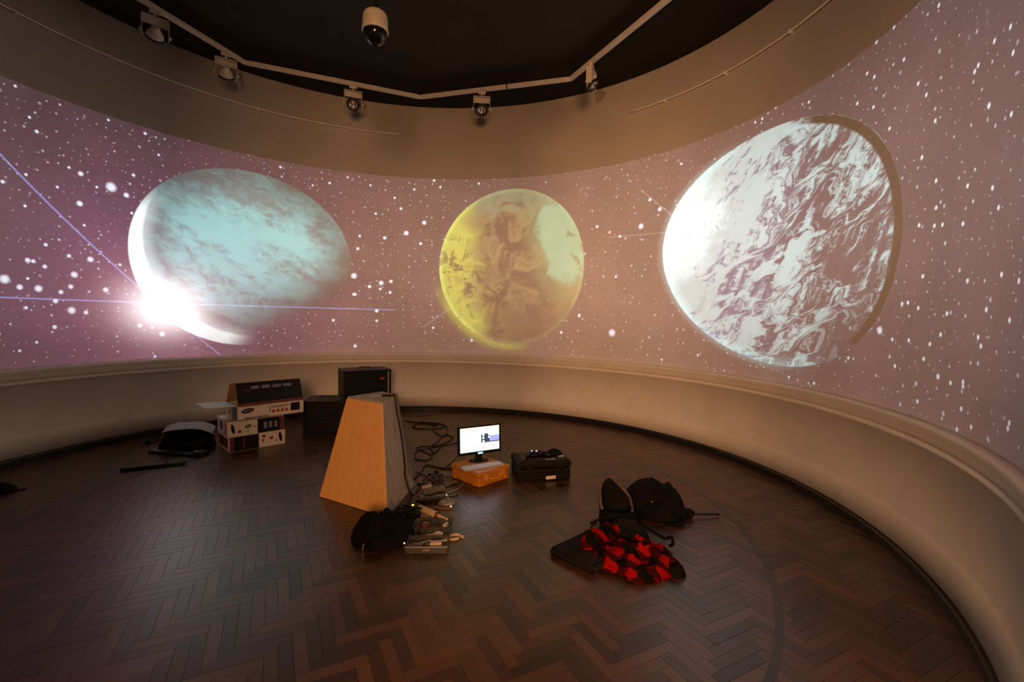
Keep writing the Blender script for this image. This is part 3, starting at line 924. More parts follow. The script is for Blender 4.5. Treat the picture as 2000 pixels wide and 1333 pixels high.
b2 = thing('monitor_box', 'white printed box with icons on its left half, in the middle of the stack', 'box', (-3.132, 5.485, H_ + 0.0005), R(44.5), 'stacked monitor boxes')
obj('carton', box((0, 0, H_ / 2), (L_, D_, H_), None, 0.004, 2), M_CARDW, b2)
panel(b2, 'dark_print', M_INKBLK, 0.01, L_ / 2 - 0.004, 0.004, H_ - 0.004, yf)
panel(b2, 'maroon_stripe', M_INKMAR, L_ / 2 - 0.05, L_ / 2 - 0.004, 0.004, H_ - 0.004, yf - 0.0010)
for k in range(3):
    panel(b2, 'photo_print', M_INKBLU, 0.075 + 0.058 * k, 0.110 + 0.058 * k, 0.05, 0.125, yf - 0.0013)
disc_on_front(b2, 'logo', M_INKBLK, -0.245, 0.09, 0.017, yf, 3.4, R(80))
panel(b2, 'icon', M_INKMAR, -0.195, -0.160, 0.035, 0.065, yf)
disc_on_front(b2, 'icon', M_INKGRY, -0.09, 0.10, 0.022, yf, 1.7, R(-15))
panel(b2, 'icon', M_INKGRY, -0.10, -0.085, 0.14, 0.152, yf); panel(b2, 'icon', M_INKGRY, -0.10, -0.08, 0.04, 0.052, yf); panel(b2, 'icon', M_INKGRY, -0.035, -0.01, 0.085, 0.10, yf)
obj('end_print', box((-L_ / 2 - 0.0006, 0.05, H_ / 2 + 0.01), (0.0012, 0.15, 0.10)), M_INKBLK, b2)
obj('end_stripe', box((-L_ / 2 - 0.0006, -0.14, H_ / 2), (0.0012, 0.05, 0.13)), M_INKRED, b2)

L3, D3, H3 = 0.74, 0.42, 0.165
z3 = 2 * H_ + 0.0012
b3 = thing('monitor_box', 'open printed box with tented flaps on top of the white box stack', 'box', (-3.008, 5.585, z3), R(47.5), 'stacked monitor boxes')
y3 = -D3 / 2
bm = B()
w = 0.005
add_box(bm, (0, 0, w / 2), (L3, D3, w))
for sy in (-1, 1): add_box(bm, (0, sy * (D3 / 2 - w / 2), H3 / 2), (L3, w, H3))
for sx in (-1, 1): add_box(bm, (sx * (L3 / 2 - w / 2), 0, H3 / 2), (w, D3 - 2 * w, H3))
obj('carton', bm, M_CARDW, b3)
fl = 0.275
apx = R(70)
for sy, nm in ((-1, 'front_flap'), (1, 'back_flap')):
    a = apx if sy < 0 else R(62)
    fl = 0.275 if sy < 0 else 0.262
    c = Vector((0.0, sy * (D3 / 2) - sy * math.cos(a) * fl / 2, H3 + math.sin(a) * fl / 2))
    f = obj(nm, box(c, (L3 - 0.01, fl, 0.004), rx(-sy * a)), M_CARD, b3)
    if sy < 0:
        nrm = Vector((0, -math.sin(a), math.cos(a))); al = Vector((0, math.cos(a), math.sin(a)))
        hinge = Vector((0, y3, H3))
        obj('dark_print', box(hinge + al * (fl * 0.53) + nrm * 0.0028, (L3 - 0.012, fl * 0.92, 0.0012), rx(a)), M_INKBLK, f)
        obj('maroon_stripe', box(hinge + al * (fl * 0.06) + nrm * 0.0029, (L3 - 0.012, fl * 0.10, 0.0012), rx(a)), M_INKMAR, f)
        for k in range(4):
            obj('photo_print', box(hinge + al * (fl * 0.76) + nrm * 0.0036 + Vector((-0.165 + 0.122 * k, 0, 0)), (0.098, 0.036, 0.001), rx(a)), M_INKBLU, f)
        obj('text_line', box(hinge + al * (fl * 0.66) + nrm * 0.0036 + Vector((-0.26, 0, 0)), (0.07, 0.014, 0.001), rx(a)), M_INKMAR, f)
side_len = 0.31
obj('side_flap', box((-L3 / 2 - side_len / 2 * math.cos(0.05), 0, H3 + 0.012), (side_len, D3 - 0.02, 0.004), ry(0.05)), M_CARDG, b3)
obj('side_flap', box((L3 / 2 - 0.13, 0, H3 + 0.002), (0.26, D3 - 0.02, 0.004), ry(0.02)), M_CARD, b3)
panel(b3, 'maroon_stripe', M_INKMAR, -L3 / 2, L3 / 2, H3 - 0.006, H3, y3)
panel(b3, 'maroon_stripe', M_INKMAR, -L3 / 2, L3 / 2, 0.0, 0.010, y3)
logo(b3, -L3 / 2 + 0.105, 0.108, 0.135, y3, R(-9))
panel(b3, 'rule', M_INKGRY, -0.030, -0.020, 0.055, 0.135, y3)
panel(b3, 'text_line', M_INKGRY, -0.012, 0.20, 0.122, 0.132, y3); panel(b3, 'text_line', M_INKGRY, -0.012, 0.17, 0.106, 0.112, y3)
for k in range(4): disc_on_front(b3, 'icon', M_INKRED, 0.015 + 0.050 * k, 0.068, 0.019, y3)
panel(b3, 'photo_print', M_INKBLK, 0.215, 0.325, 0.045, 0.142, y3)
panel(b3, 'text_line', M_INKBLU, -0.30, -0.03, 0.014, 0.032, y3)
obj('end_print', box((-L3 / 2 - 0.0006, -0.10, H3 / 2), (0.0012, 0.16, H3 - 0.01)), M_INKBLU, b3)
obj('end_print', box((-L3 / 2 - 0.0006, 0.08, H3 / 2 - 0.02), (0.0012, 0.04, 0.05)), M_INKRED, b3)

# ------------------------------------------------------------------ black equipment cases against the wall
def rack_case(name, label, loc, rz, w, d, h, badge):
    t = thing(name, label, 'equipment case', loc, rz)
    e = 0.022
    bm = B()
    for sx in (-1, 1): add_box(bm, (sx * (w / 2 - e / 2), 0, h / 2), (e, d, h), None, 0.004, 1)
    for z in (e / 2, h - e / 2): add_box(bm, (0, 0, z), (w - 2 * e, d, e), None, 0.003, 1)
    add_box(bm, (0, d / 2 - e / 2, h / 2), (w - 2 * e, e, h - 2 * e))
    obj('shell', bm, M_BLACKP, t)
    obj('front_panel', box((-0.012, -d / 2 + 0.024, h / 2), (w - 2 * e - 0.03, 0.012, h - 2 * e), None, 0.002, 1), M_BLACKR, t)
    obj('edge_strip', box((w / 2 - e - 0.014, -d / 2 + 0.016, h / 2), (0.020, 0.014, h - 2 * e), None, 0.002, 1), M_LGREY if badge else M_BLACKMETAL, t)
    for sx in (-1, 1):
        for z in (0.02, h - 0.02):
            obj('corner_guard', box((sx * (w / 2 - 0.012), -d / 2 + 0.012, z), (0.036, 0.036, 0.044), None, 0.006, 1), M_BLACKMETAL, t)
    obj('top_handle', tube(smooth_path([(-0.09, 0, h - 0.002), (-0.085, 0, h + 0.018), (-0.05, 0, h + 0.024), (0.05, 0, h + 0.024), (0.085, 0, h + 0.018), (0.09, 0, h - 0.002)], 3), 0.007, 8), M_BLACKMETAL, t, True)
    yf = -d / 2 + 0.018
    if badge:
        panel(t, 'red_badge', M_INKRED, w * 0.26, w * 0.37, h * 0.82, h * 0.86, yf)
        panel(t, 'name_plate', M_GREYP, -w * 0.02, w * 0.14, h * 0.50, h * 0.53, yf)
        panel(t, 'name_plate', M_GREYP, w * 0.18, w * 0.22, h * 0.50, h * 0.53, yf)
    for z in (0.25, 0.5, 0.72):
        panel(t, 'vent_slot', M_BLACKMETAL, -w * 0.36, w * 0.3, h * z - 0.004, h * z + 0.004, yf, 0.0015)
    return t


rack_case('equipment_case', 'tall black equipment case with grey edge strip and red badge by the wall', (-2.16, 6.72, 0), R(31), 0.66, 0.44, 0.80, True)
rack_case('equipment_case', 'low plain black equipment case right of the printed boxes', (-2.49, 6.17, 0), R(10), 0.50, 0.46, 0.455, False)

# ------------------------------------------------------------------ soft heaps
def heap(outline, height, seed, na=56, nr=18, bump=0.3, freq=9.0, ridge=0.0, flat=0.55):
    """a crumpled soft thing: closed skin over a footprint, lying on z=0. outline(a) -> radius"""
    bm = B(); rings = []
    for i in range(nr + 1):
        f = i / nr
        ring = []
        for j in range(na):
            a = 2 * math.pi * j / na
            rr = outline(a)
            wob = 1.0 + 0.10 * noise.noise(Vector((math.cos(a) * 2.1, math.sin(a) * 2.1, seed)))
            x, y = rr * f * wob * math.cos(a), rr * f * wob * math.sin(a)
            prof = (1.0 - f ** (1.0 / max(1e-3, (1 - flat)))) ** 0.62 if f < 1 else 0.0
            nn = noise.fractal(Vector((x * freq, y * freq, seed)), 0.9, 2.1, 4)
            rid = abs(noise.noise(Vector((x * freq * 0.8 + 3, y * freq * 0.8, seed + 5))))
            z = height * prof * (1.0 + bump * nn - ridge * rid)
            ring.append(bm.verts.new((x, y, max(z, 0.004 if f < 1 else 0.003))))
        rings.append(ring)
    c = rings[0][0].co.copy()
    for a, b in zip(rings[1:], rings[2:]):
        for j in range(na):
            bm.faces.new((a[j], a[(j + 1) % na], b[(j + 1) % na], b[j]))
    top = bm.verts.new(c)
    for j in range(na): bm.faces.new((top, rings[1][j], rings[1][(j + 1) % na]))
    for v in rings[0]: bm.verts.remove(v)
    foot = [bm.verts.new((v.co.x * 0.985, v.co.y * 0.985, 0.0)) for v in rings[-1]]
    for j in range(na):
        bm.faces.new((rings[-1][j], rings[-1][(j + 1) % na], foot[(j + 1) % na], foot[j]))
    bm.faces.new(list(reversed(foot)))
    return bm


def oval(rx_, ry_, ang=0.0, e=2.4):
    def f(a):
        c, s = abs(math.cos(a - ang)), abs(math.sin(a - ang))
        return 1.0 / ((c / rx_) ** e + (s / ry_) ** e) ** (1 / e)
    return f


# ------------------------------------------------------------------ items on the floor left of the boxes
t = thing('floor_bag', 'squat black bag under a white paper sheet left of the box stack', 'bag', (-3.78, 5.30, 0), R(15))
obj('body', heap(oval(0.27, 0.20, 0, 3.2), 0.21, 2.0, bump=0.16, freq=6, flat=0.72), M_CLOTHB, t, True)
obj('strap', tube(smooth_path([(-0.22, -0.14, 0.07), (-0.10, -0.235, 0.10), (0.08, -0.235, 0.08), (0.20, -0.15, 0.06)], 6), 0.011, 8), M_CLOTHG, t, True)
obj('side_pocket', heap(oval(0.12, 0.07), 0.09, 5.0, na=28, nr=10), M_CLOTHB, t, True)

t = thing('paper_sheet', 'creased white paper sheet lying over the black bag by the boxes', 'paper', (-3.76, 5.33, 0.214), R(28))
bm = B(); gr = []
for i in range(13):
    row = []
    for j in range(10):
        x = -0.24 + 0.48 * i / 12; y = -0.17 + 0.34 * j / 9
        z = 0.05 - 0.9 * max(0, x - 0.02) ** 1.6 - 1.3 * max(0, -x - 0.10) ** 2 - 1.1 * max(0, -y - 0.06) ** 2 + 0.014 * noise.noise(Vector((x * 9, y * 9, 1)))
        row.append(bm.verts.new((x, y, z)))
    gr.append(row)
for i in range(12):
    for j in range(9): bm.faces.new((gr[i][j], gr[i + 1][j], gr[i + 1][j + 1], gr[i][j + 1]))
bmesh.ops.solidify(bm, geom=list(bm.faces), thickness=0.0015)
obj('sheet', bm, M_PAPER, t, True)
t.children[0].name = 'sheet'

t = thing('wire_pile', 'tangled dark wire pile between the black bag and the box stack', 'cable', (-3.56, 5.24, 0), 0)
rng = random.Random(11)
for k in range(7):
    c = Vector((rng.uniform(-0.06, 0.06), rng.uniform(-0.06, 0.06), 0.02 + 0.018 * k)); ra = rng.uniform(0.07, 0.15); rb = rng.uniform(0.06, 0.12); ph = rng.uniform(0, 6)
    pts = [c + Vector((ra * math.cos(ph + 0.4 * q), rb * math.sin(ph + 0.4 * q), 0.012 * math.sin(q * 1.3 + k))) for q in range(15)]
    obj('loop', tube(smooth_path(pts, 2), 0.009, 6), M_CABLE, t, True)

t = thing('flat_device', 'flat dark tray-like device with pale top near the black bag', 'device', (-3.69, 5.055, 0), R(-10))
obj('body', box((0, 0, 0.016), (0.66, 0.15, 0.032), None, 0.006), M_BLACKP, t)
obj('pale_top', box((-0.20, 0.0, 0.0328), (0.24, 0.13, 0.002), None, 0.0008, 1), M_GREYP, t)
obj('end_block', box((0.29, -0.01, 0.040), (0.10, 0.11, 0.020), None, 0.005), M_BLACKR, t)
obj('grip', box((0.21, 0.02, 0.036), (0.05, 0.05, 0.010), None, 0.003), M_LGREY, t)

t = thing('black_bar', 'long thin black bar lying alone on the parquet at left', 'bar', (-3.603, 4.575, 0), math.atan2(4.699 - 4.45, 3.835 - 3.371))
obj('shaft', box((0, 0, 0.018), (0.50, 0.032, 0.034), None, 0.005), M_BLACKMETAL, t)
for sx in (-1, 1): obj('end_cap', box((sx * 0.254, 0, 0.018), (0.018, 0.037, 0.036), None, 0.005), M_BLACKP, t)
obj('clamp', box((0.10, 0, 0.022), (0.03, 0.040, 0.040), None, 0.004), M_BLACKP, t)

t = thing('power_lead', 'short dark lead with a plug end lying by the wall at left', 'cable', (-4.333, 5.423, 0), 0)
p0 = Vector((-4.333, 5.423, 0)); p1 = Vector((-4.302, 5.493, 0)); p2 = Vector((-4.326, 5.631, 0)); p3 = Vector((-4.187, 5.547, 0))
obj('lead', tube(smooth_path([Vector((0, 0, 0.01)), p1 - p0 + Vector((0, 0, 0.008)), p2 - p0 + Vector((0, 0, 0.008)), p3 - p0 + Vector((0, 0, 0.008))], 6), 0.007, 6), M_CABLE, t, True)
obj('plug', box((0, 0, 0.018), (0.055, 0.04, 0.035), rz_(0.5), 0.006), M_BLACKP, t)

t = thing('tool_pouch', 'black pouch on the floor cut off by the left picture edge', 'pouch', (-4.42, 3.88, 0), R(25))
obj('body', heap(oval(0.13, 0.09, 0, 3.0), 0.085, 8.0, na=36, nr=12, bump=0.12), M_CLOTHB, t, True)
obj('strap', tube(smooth_path([(0.10, -0.04, 0.02), (0.15, -0.02, 0.008), (0.19, 0.01, 0.006)], 5), 0.006, 6), M_CLOTHB, t, True)

# ------------------------------------------------------------------ orange case with monitor and keyboard
oc = thing('hard_case', 'orange plastic hard case carrying the lit monitor', 'case', (-0.290, 4.490, 0), R(46))
obj('base', box((0, 0, 0.045), (0.40, 0.41, 0.090), None, 0.014, 3), M_ORANGE, oc)
obj('lid', box((0, 0, 0.1165), (0.41, 0.42, 0.047), None, 0.012, 3), M_ORANGE, oc)
for x in (-0.11, 0.11):
    la = obj('latch', box((x, -0.213, 0.083), (0.052, 0.014, 0.062), None, 0.004), M_ORANGEL, oc)
    obj('latch_pin', box((x, -0.222, 0.100), (0.040, 0.006, 0.010), None, 0.002, 1), M_ORANGE, la)
obj('handle', tube(smooth_path([(-0.062, -0.206, 0.072), (-0.062, -0.232, 0.066), (0, -0.240, 0.062), (0.062, -0.232, 0.066), (0.062, -0.206, 0.072)], 5), 0.009, 8), M_ORANGEL, oc, True)
for y in (-0.14, 0.14):
    obj('rib', box((-0.206, y, 0.045), (0.012, 0.030, 0.080), None, 0.004), M_ORANGE, oc)
for x in (-0.15, 0.15):
    obj('rib', box((x, -0.210, 0.040), (0.026, 0.010, 0.070), None, 0.004), M_ORANGE, oc)
OT = 0.140

mo = thing('monitor', 'switched-on black monitor showing a bright white desktop', 'monitor', (-0.300, 4.570, OT + 0.0005), R(29))
MW, MH, MB = 0.470, 0.285, 0.078
tl = Matrix.Translation((0, 0, MB)) @ Matrix.Rotation(R(-4), 4, 'X')


def mbox(bm, c, s, bev=0.0):
    t = B(); add_box(t, c, s, None, bev, 2); merge(bm, t, tl); return bm


obj('housing', mbox(B(), (0, 0.012, MH / 2), (MW, 0.030, MH), 0.006), M_BLACKP, mo)
bez = B()
for sx in (-1, 1): mbox(bez, (sx * (MW / 2 - 0.009), -0.005, MH / 2), (0.018, 0.010, MH), 0.002)
mbox(bez, (0, -0.005, MH - 0.008), (MW - 0.030, 0.010, 0.016), 0.002); mbox(bez, (0, -0.005, 0.013), (MW - 0.030, 0.010, 0.026), 0.002)
obj('bezel', bez, M_BLACKP, mo)


def screen_mat():
    """desktop picture: white page, dark tool panel with round icons, blue block"""
    m = bpy.data.materials.new('monitor_picture'); m.use_nodes = True
    nt = m.node_tree; g = G(nt); p = nt.nodes['Principled BSDF']
    tcn = g.new('ShaderNodeTexCoord'); x, y, z = g.sep(tcn.outputs['UV'])

    def rect(x0, x1, y0, y1):
        return g.mul(g.mul(g.m('GREATER_THAN', x, x0), g.m('LESS_THAN', x, x1)), g.mul(g.m('GREATER_THAN', y, y0), g.m('LESS_THAN', y, y1)))

    def dot(cx, cy, r):
        return g.m('LESS_THAN', g.hyp(g.mul(g.sub(x, cx), 1.65), g.sub(y, cy)), r)
    c = g.mix(g.mul(rect(0.02, 0.52, 0.10, 0.80), g.step(g.m('FRACT', g.mul(y, 6.0)), 0.35, 0.75)), (0.92, 0.95, 1.0), (0.74, 0.84, 0.97))
    c = g.mix(g.m('GREATER_THAN', y, 0.955), c, (1.0, 0.86, 0.62))
    for r in ((0.27, 0.40, 0.888, 0.905), (0.43, 0.50, 0.885, 0.903), (0.28, 0.45, 0.19, 0.205)):
        c = g.mix(rect(*r), c, (0.30, 0.34, 0.42))
    c = g.mix(rect(0.53, 0.75, 0.33, 0.70), c, (0.045, 0.050, 0.085))
    c = g.mix(rect(0.75, 1.0, 0.38, 0.60), c, (0.34, 0.36, 0.86))
    c = g.mix(rect(0.66, 1.0, 0.33, 0.375), c, (0.05, 0.055, 0.09))
    for d in ((0.585, 0.66, 0.055), (0.585, 0.53, 0.05), (0.59, 0.385, 0.05), (0.735, 0.54, 0.045), (0.735, 0.66, 0.05)):
        c = g.mix(dot(*d), c, (1.0, 0.96, 0.86))
    for r in ((0.635, 0.645, 0.10, 0.33), (0.78, 0.79, 0.17, 0.33), (0.95, 0.955, 0.22, 0.33), (0.56, 0.60, 0.12, 0.15), (0.80, 0.90, 0.18, 0.195), (0.79, 0.81, 0.09, 0.12), (0.86, 0.88, 0.08, 0.14)):
        c = g.mix(rect(*r), c, (0.25, 0.28, 0.22))
    c = g.mix(rect(0.84, 0.92, 0.20, 0.212), c, (0.75, 0.20, 0.15))
    nt.links.new(c, p.inputs['Emission Color']); p.inputs['Emission Strength'].default_value = 1.35
    p.inputs['Base Color'].default_value = (0.01, 0.01, 0.01, 1); p.inputs['Roughness'].default_value = 0.3
    return m


bm = B()
uvl = bm.loops.layers.uv.new('UVMap')
sw, s0, s1 = MW / 2 - 0.018, 0.026, MH - 0.016
vv = [bm.verts.new(tl @ Vector(q)) for q in ((-sw, -0.004, s0), (sw, -0.004, s0), (sw, -0.004, s1), (-sw, -0.004, s1))]
f = bm.faces.new(vv)
for l, uv in zip(f.loops, ((0, 0), (1, 0), (1, 1), (0, 1))): l[uvl].uv = uv
obj('screen', bm, screen_mat(), mo)
obj('lit_badge', mbox(B(), (0.0, -0.0105, 0.008), (0.052, 0.003, 0.015), 0.001), M_MONLOGO, mo)
obj('neck', box((0, 0.035, 0.075), (0.075, 0.028, 0.145), rx(R(-4)), 0.006), M_BLACKP, mo)
obj('foot', lathe([(0, 0.016), (0.070, 0.014), (0.105, 0.008), (0.108, 0.0), (0, 0)], 36, Matrix.Translation((0, 0.03, 0)) @ Matrix.Diagonal((1.0, 0.72, 1, 1))), M_BLACKP, mo, True)

kb = thing('keyboard', 'slim silver keyboard lying on the orange case before the monitor', 'keyboard', (-0.262, 4.392, OT + 0.0005), R(30))
obj('tray', box((0, 0, 0.006), (0.43, 0.115, 0.012), rx(R(1.2)), 0.003), M_KEYB, kb)
keyrow = None
for r_ in range(5):
    n_ = 14 if r_ else 4
    xs = [(-0.200 + 0.0287 * (k + 0.5), 0.0245) for k in range(14)] if r_ else [(-0.165, 0.05), (-0.01, 0.17), (0.11, 0.045), (0.170, 0.045)]
    for (xk, wk) in xs:
        if r_ and keyrow:
            o = keyrow.copy(); COL.objects.link(o); o.parent = kb
        else:
            o = obj('key', box((0, 0, 0), (wk, 0.0165, 0.004), None, 0.001, 1), M_KEYC, kb)
            if r_: keyrow = o
        o.location = (xk, -0.042 + 0.021 * r_, 0.0138)

# ------------------------------------------------------------------ black hard case with controller
bc = thing('hard_case', 'black hard-shell case with white sticker right of the monitor', 'case', (0.312, 4.590, 0), R(12))
obj('base', box((0, 0, 0.062), (0.535, 0.34, 0.124), None, 0.022, 3), M_BLACKR, bc)
obj('lid', box((0, 0, 0.162), (0.545, 0.35, 0.070), None, 0.020, 3), M_BLACKR, bc)
obj('lid_panel', box((0, 0, 0.1985), (0.45, 0.26, 0.006), None, 0.002, 1), M_BLACKP, bc)
for x in (-0.16, 0.16):
    la = obj('latch', box((x, -0.176, 0.120), (0.060, 0.016, 0.066), None, 0.005), M_BLACKP, bc)
    obj('latch_pin', box((x, -0.186, 0.137), (0.045, 0.006, 0.012), None, 0.002, 1), M_BLACKMETAL, la)
obj('handle', tube(smooth_path([(-0.070, -0.172, 0.095), (-0.070, -0.200, 0.088), (0, -0.206, 0.085), (0.070, -0.200, 0.088), (0.070, -0.172, 0.095)], 5), 0.010, 8), M_BLACKP, bc, True)
obj('end_handle', tube(smooth_path([(0.270, -0.06, 0.135), (0.292, -0.055, 0.128), (0.296, 0, 0.126), (0.292, 0.055, 0.128), (0.270, 0.06, 0.135)], 5), 0.011, 8), M_BLACKP, bc, True)
for x in (-0.235, -0.08, 0.08, 0.235):
    obj('rib', box((x, -0.170, 0.055), (0.022, 0.010, 0.085), None, 0.004, 1), M_BLACKR, bc)
obj('sticker', box((0.06, -0.1760, 0.036), (0.100, 0.0012, 0.034), ry(R(-2))), M_STICKER, bc)
CT = 0.2016

gc = thing('game_controller', 'black game controller with two glowing blue lights on the black case', 'controller', (0.262, 4.590, CT), R(18))
bm = B()
add_hull(bm, [(-0.075, -0.045, 0.0), (0.075, -0.045, 0.0), (0.085, 0.045, 0.0), (-0.085, 0.045, 0.0)], [(-0.060, -0.036, 0.034), (0.060, -0.036, 0.034), (0.068, 0.032, 0.042), (-0.068, 0.032, 0.042)])
bmesh.ops.bevel(bm, geom=list(bm.edges), offset=0.010, segments=2, affect='EDGES')
obj('shell', bm, M_BLACKP, gc, True)
for sx in (-1, 1):
    obj('grip', tube([(sx * 0.068, 0.0, 0.022), (sx * 0.105, -0.045, 0.019), (sx * 0.128, -0.080, 0.016)], [0.026, 0.020, 0.014], 12), M_BLACKP, gc, True)
    st = obj('stick', lathe([(0, 0.020), (0.012, 0.020), (0.013, 0.014), (0.006, 0.010), (0.006, 0.0), (0, 0)], 14, Matrix.Translation((sx * 0.032, -0.022, 0.034))), M_BLACKP, gc, True)
obj('light', lathe([(0, 0.004), (0.0065, 0.002), (0.0065, 0), (0, 0)], 12, Matrix.Translation((-0.030, 0.030, 0.0425))), M_LEDBLUE, gc)
obj('light', lathe([(0, 0.004), (0.0065, 0.002), (0.0065, 0), (0, 0)], 12, Matrix.Translation((0.016, 0.020, 0.0415))), M_LEDBLUE, gc)

t = thing('cloth_bundle', 'soft black cloth bundle beside the controller on the black case', 'cloth', (0.455, 4.665, CT), R(10))
obj('bundle', heap(oval(0.085, 0.060, 0.3), 0.052, 14.0, na=36, nr=12, bump=0.25), M_CLOTHB, t, True)
obj('fold', heap(oval(0.05, 0.03, 0.8), 0.056, 4.0, na=24, nr=8, bump=0.2), M_CLOTHB, t, True)
t = thing('paper_scrap', 'white paper slip on the right corner of the black case', 'paper', (0.520, 4.590, CT), R(25))
obj('slip', box((0, 0, 0.0012), (0.060, 0.032, 0.0022)), M_STICKER, t)
obj('folded_corner', box((0.022, 0.010, 0.0035), (0.018, 0.014, 0.0016), ry(-0.12)), M_PAPER, t)
t = thing('paper_scrap', 'long thin pale slip along the front edge of the black case', 'paper', (0.405, 4.480, CT), R(14))
obj('slip', box((0, 0, 0.0012), (0.100, 0.014, 0.0022)), M_STICKER, t)
obj('folded_corner', box((-0.04, 0.0, 0.003), (0.02, 0.010, 0.0014), ry(0.1)), M_PAPER, t)

# ------------------------------------------------------------------ cables
def cable(label, pts, rad, m, lift=None, plug=None):
    """a lead lying along floor points; lift gives heights"""
    base = Vector(pts[0]); base.z = 0
    t = thing('cable', label, 'cable', base, 0, 'leads round the plinth and monitor')
    P = []
    for i, p in enumerate(pts):
        z = rad + (lift[i] if lift else 0.0012 * (i % 3))
        P.append(Vector((p[0] - base.x, p[1] - base.y, z)))
    obj('lead', tube(smooth_path(P, 6), rad, 6), m, t, True)
    d = (P[-1] - P[-2]); d.z = 0; d.normalize()
    bm = B()
    if plug:
        add_box(bm, P[-1] + d * 0.02 + Vector((0, 0, 0.006)), (0.045, 0.026, 0.022), rz_(math.atan2(d.y, d.x)), 0.004, 1)
        obj('plug', bm, plug, t)
    else:
        add_tube(bm, [P[-1] - d * 0.004, P[-1] + d * 0.028], rad * 1.6, 8)
        obj('end_sleeve', bm, m, t)
    return t


cable('black looped lead nearest the wall behind the plinth', [(-1.520, 7.707, 0), (-1.328, 7.599, 0), (-1.276, 7.401, 0), (-1.353, 7.277, 0), (-1.458, 7.229, 0)], 0.008, M_CABLEG)
cable('black lead curled into a flat oval behind the plinth', [(-1.400, 6.548, 0), (-1.358, 6.777, 0), (-1.166, 6.728, 0), (-0.987, 6.646, 0), (-0.966, 6.462, 0), (-1.106, 6.391, 0), (-1.332, 6.402, 0), (-1.400, 6.548, 0), (-1.316, 6.682, 0), (-1.092, 6.605, 0)], 0.008, M_CABLE)
cable('black lead arching from the flat oval towards the monitor', [(-1.575, 6.859, 0), (-1.463, 6.768, 0), (-1.254, 6.753, 0), (-1.069, 6.736, 0), (-0.929, 6.557, 0), (-0.847, 6.183, 0), (-0.892, 6.018, 0), (-1.035, 6.224, 0), (-1.100, 6.481, 0)], 0.007, M_CABLE)
cable('black lead zigzagging midway between plinth and monitor', [(-1.122, 5.433, 0), (-1.054, 5.525, 0), (-0.906, 5.535, 0), (-0.757, 5.826, 0), (-0.764, 5.976, 0), (-0.879, 6.072, 0), (-0.920, 5.694, 0), (-0.966, 5.487, 0), (-0.894, 5.282, 0)], 0.007, M_CABLE)
cable('black lead running to the left edge of the monitor', [(-1.069, 5.094, 0), (-1.096, 5.309, 0), (-0.985, 5.421, 0), (-0.875, 5.538, 0), (-0.760, 5.613, 0), (-0.675, 5.689, 0)], 0.006, M_CABLE)
cable('black lead making a round loop on the floor left of the monitor', [(-0.903, 5.202, 0), (-0.871, 5.051, 0), (-0.936, 4.974, 0), (-1.021, 5.005, 0), (-1.069, 5.094, 0), (-1.087, 5.351, 0), (-1.013, 5.315, 0), (-0.903, 5.202, 0), (-0.854, 5.367, 0), (-0.841, 5.562, 0)], 0.007, M_CABLE)
cable('black lead reaching under the left corner of the orange case', [(-0.689, 4.717, 0), (-0.782, 4.760, 0), (-0.893, 4.803, 0), (-0.896, 4.625, 0), (-0.920, 4.444, 0), (-0.936, 4.330, 0)], 0.008, M_CABLE)
cable('dark lead from the monitor back to the adaptor block', [(-0.533, 5.207, 0), (-0.593, 4.978, 0), (-0.667, 4.783, 0), (-0.697, 4.700, 0), (-0.634, 4.704, 0)], 0.006, M_CABLE, [0.10, 0.03, 0.0, 0.0, 0.0], M_BLACKP)
cable('thin pale lead hanging in front of the orange case', [(-0.422, 4.501, 0), (-0.418, 4.415, 0), (-0.462, 4.185, 0), (-0.526, 4.094, 0), (-0.575, 4.019, 0)], 0.004, M_CABLEW)
cable('grey lead crossing the clutter beside the plinth foot', [(-0.953, 4.622, 0), (-0.842, 4.507, 0), (-0.734, 4.355, 0), (-0.660, 4.265, 0), (-0.585, 4.217, 0), (-0.534, 4.298, 0)], 0.007, M_CABLEG, None, M_GREYP)
cable('grey lead weaving behind the power strips', [(-0.840, 4.391, 0), (-0.773, 4.467, 0), (-0.687, 4.372, 0), (-0.612, 4.267, 0), (-0.602, 4.139, 0), (-0.665, 4.062, 0), (-0.728, 4.108, 0)], 0.006, M_CABLEG)
# two leads draped down the grey side of the plinth
nrm = (P0[2] - P0[1]).cross(P1[1] - P0[1]).normalized()
if nrm.dot(P0[1] - ctr) < 0: nrm = -nrm
for k, (lab, fs, fe, sag) in enumerate((('front one of two leads draped down the grey side of the plinth', 0.72, 0.62, 0.05), ('rear one of two leads draped down the grey side of the plinth', 0.92, 0.86, 0.02))):
    pts = []
    topin = tc_.lerp(P1[1].lerp(P1[2], fs), 0.75) + Vector((0, 0, 0.027))
    pts.append(tc_.lerp(topin, 0.4) + Vector((0, 0, 0.016))); pts.append(topin)
    edge = P1[1].lerp(P1[2], fs) + nrm * 0.016 + Vector((0, 0, 0.022)); pts.append(edge)
    for i in range(1, 8):
        h = 1 - i / 8.5
        a = P0[1].lerp(P0[2], fe).lerp(P1[1].lerp(P1[2], fs), h)
        pts.append(a + nrm * (0.012 + sag * math.sin(math.pi * (1 - h)) * 0.5))
    foot = P0[1].lerp(P0[2], fe) + nrm * 0.07; foot.z = 0.012; pts.append(foot)
    end = Vector((-0.801, 4.509, 0) if k == 0 else (-0.753, 4.587, 0)) - pc; end.z = 0.010
    pts.append(foot.lerp(end, 0.5)); pts.append(end)
    t = thing('cable', lab, 'cable', pc, 0, 'leads round the plinth and monitor')
    obj('lead', tube(smooth_path(pts, 5), 0.008, 6), M_CABLE if k == 0 else M_CABLEG, t, True)
    obj('plug', box(end + Vector((0.01, 0, 0.004)), (0.05, 0.03, 0.024), rz_(0.2), 0.004, 1), M_BLACKP, t)

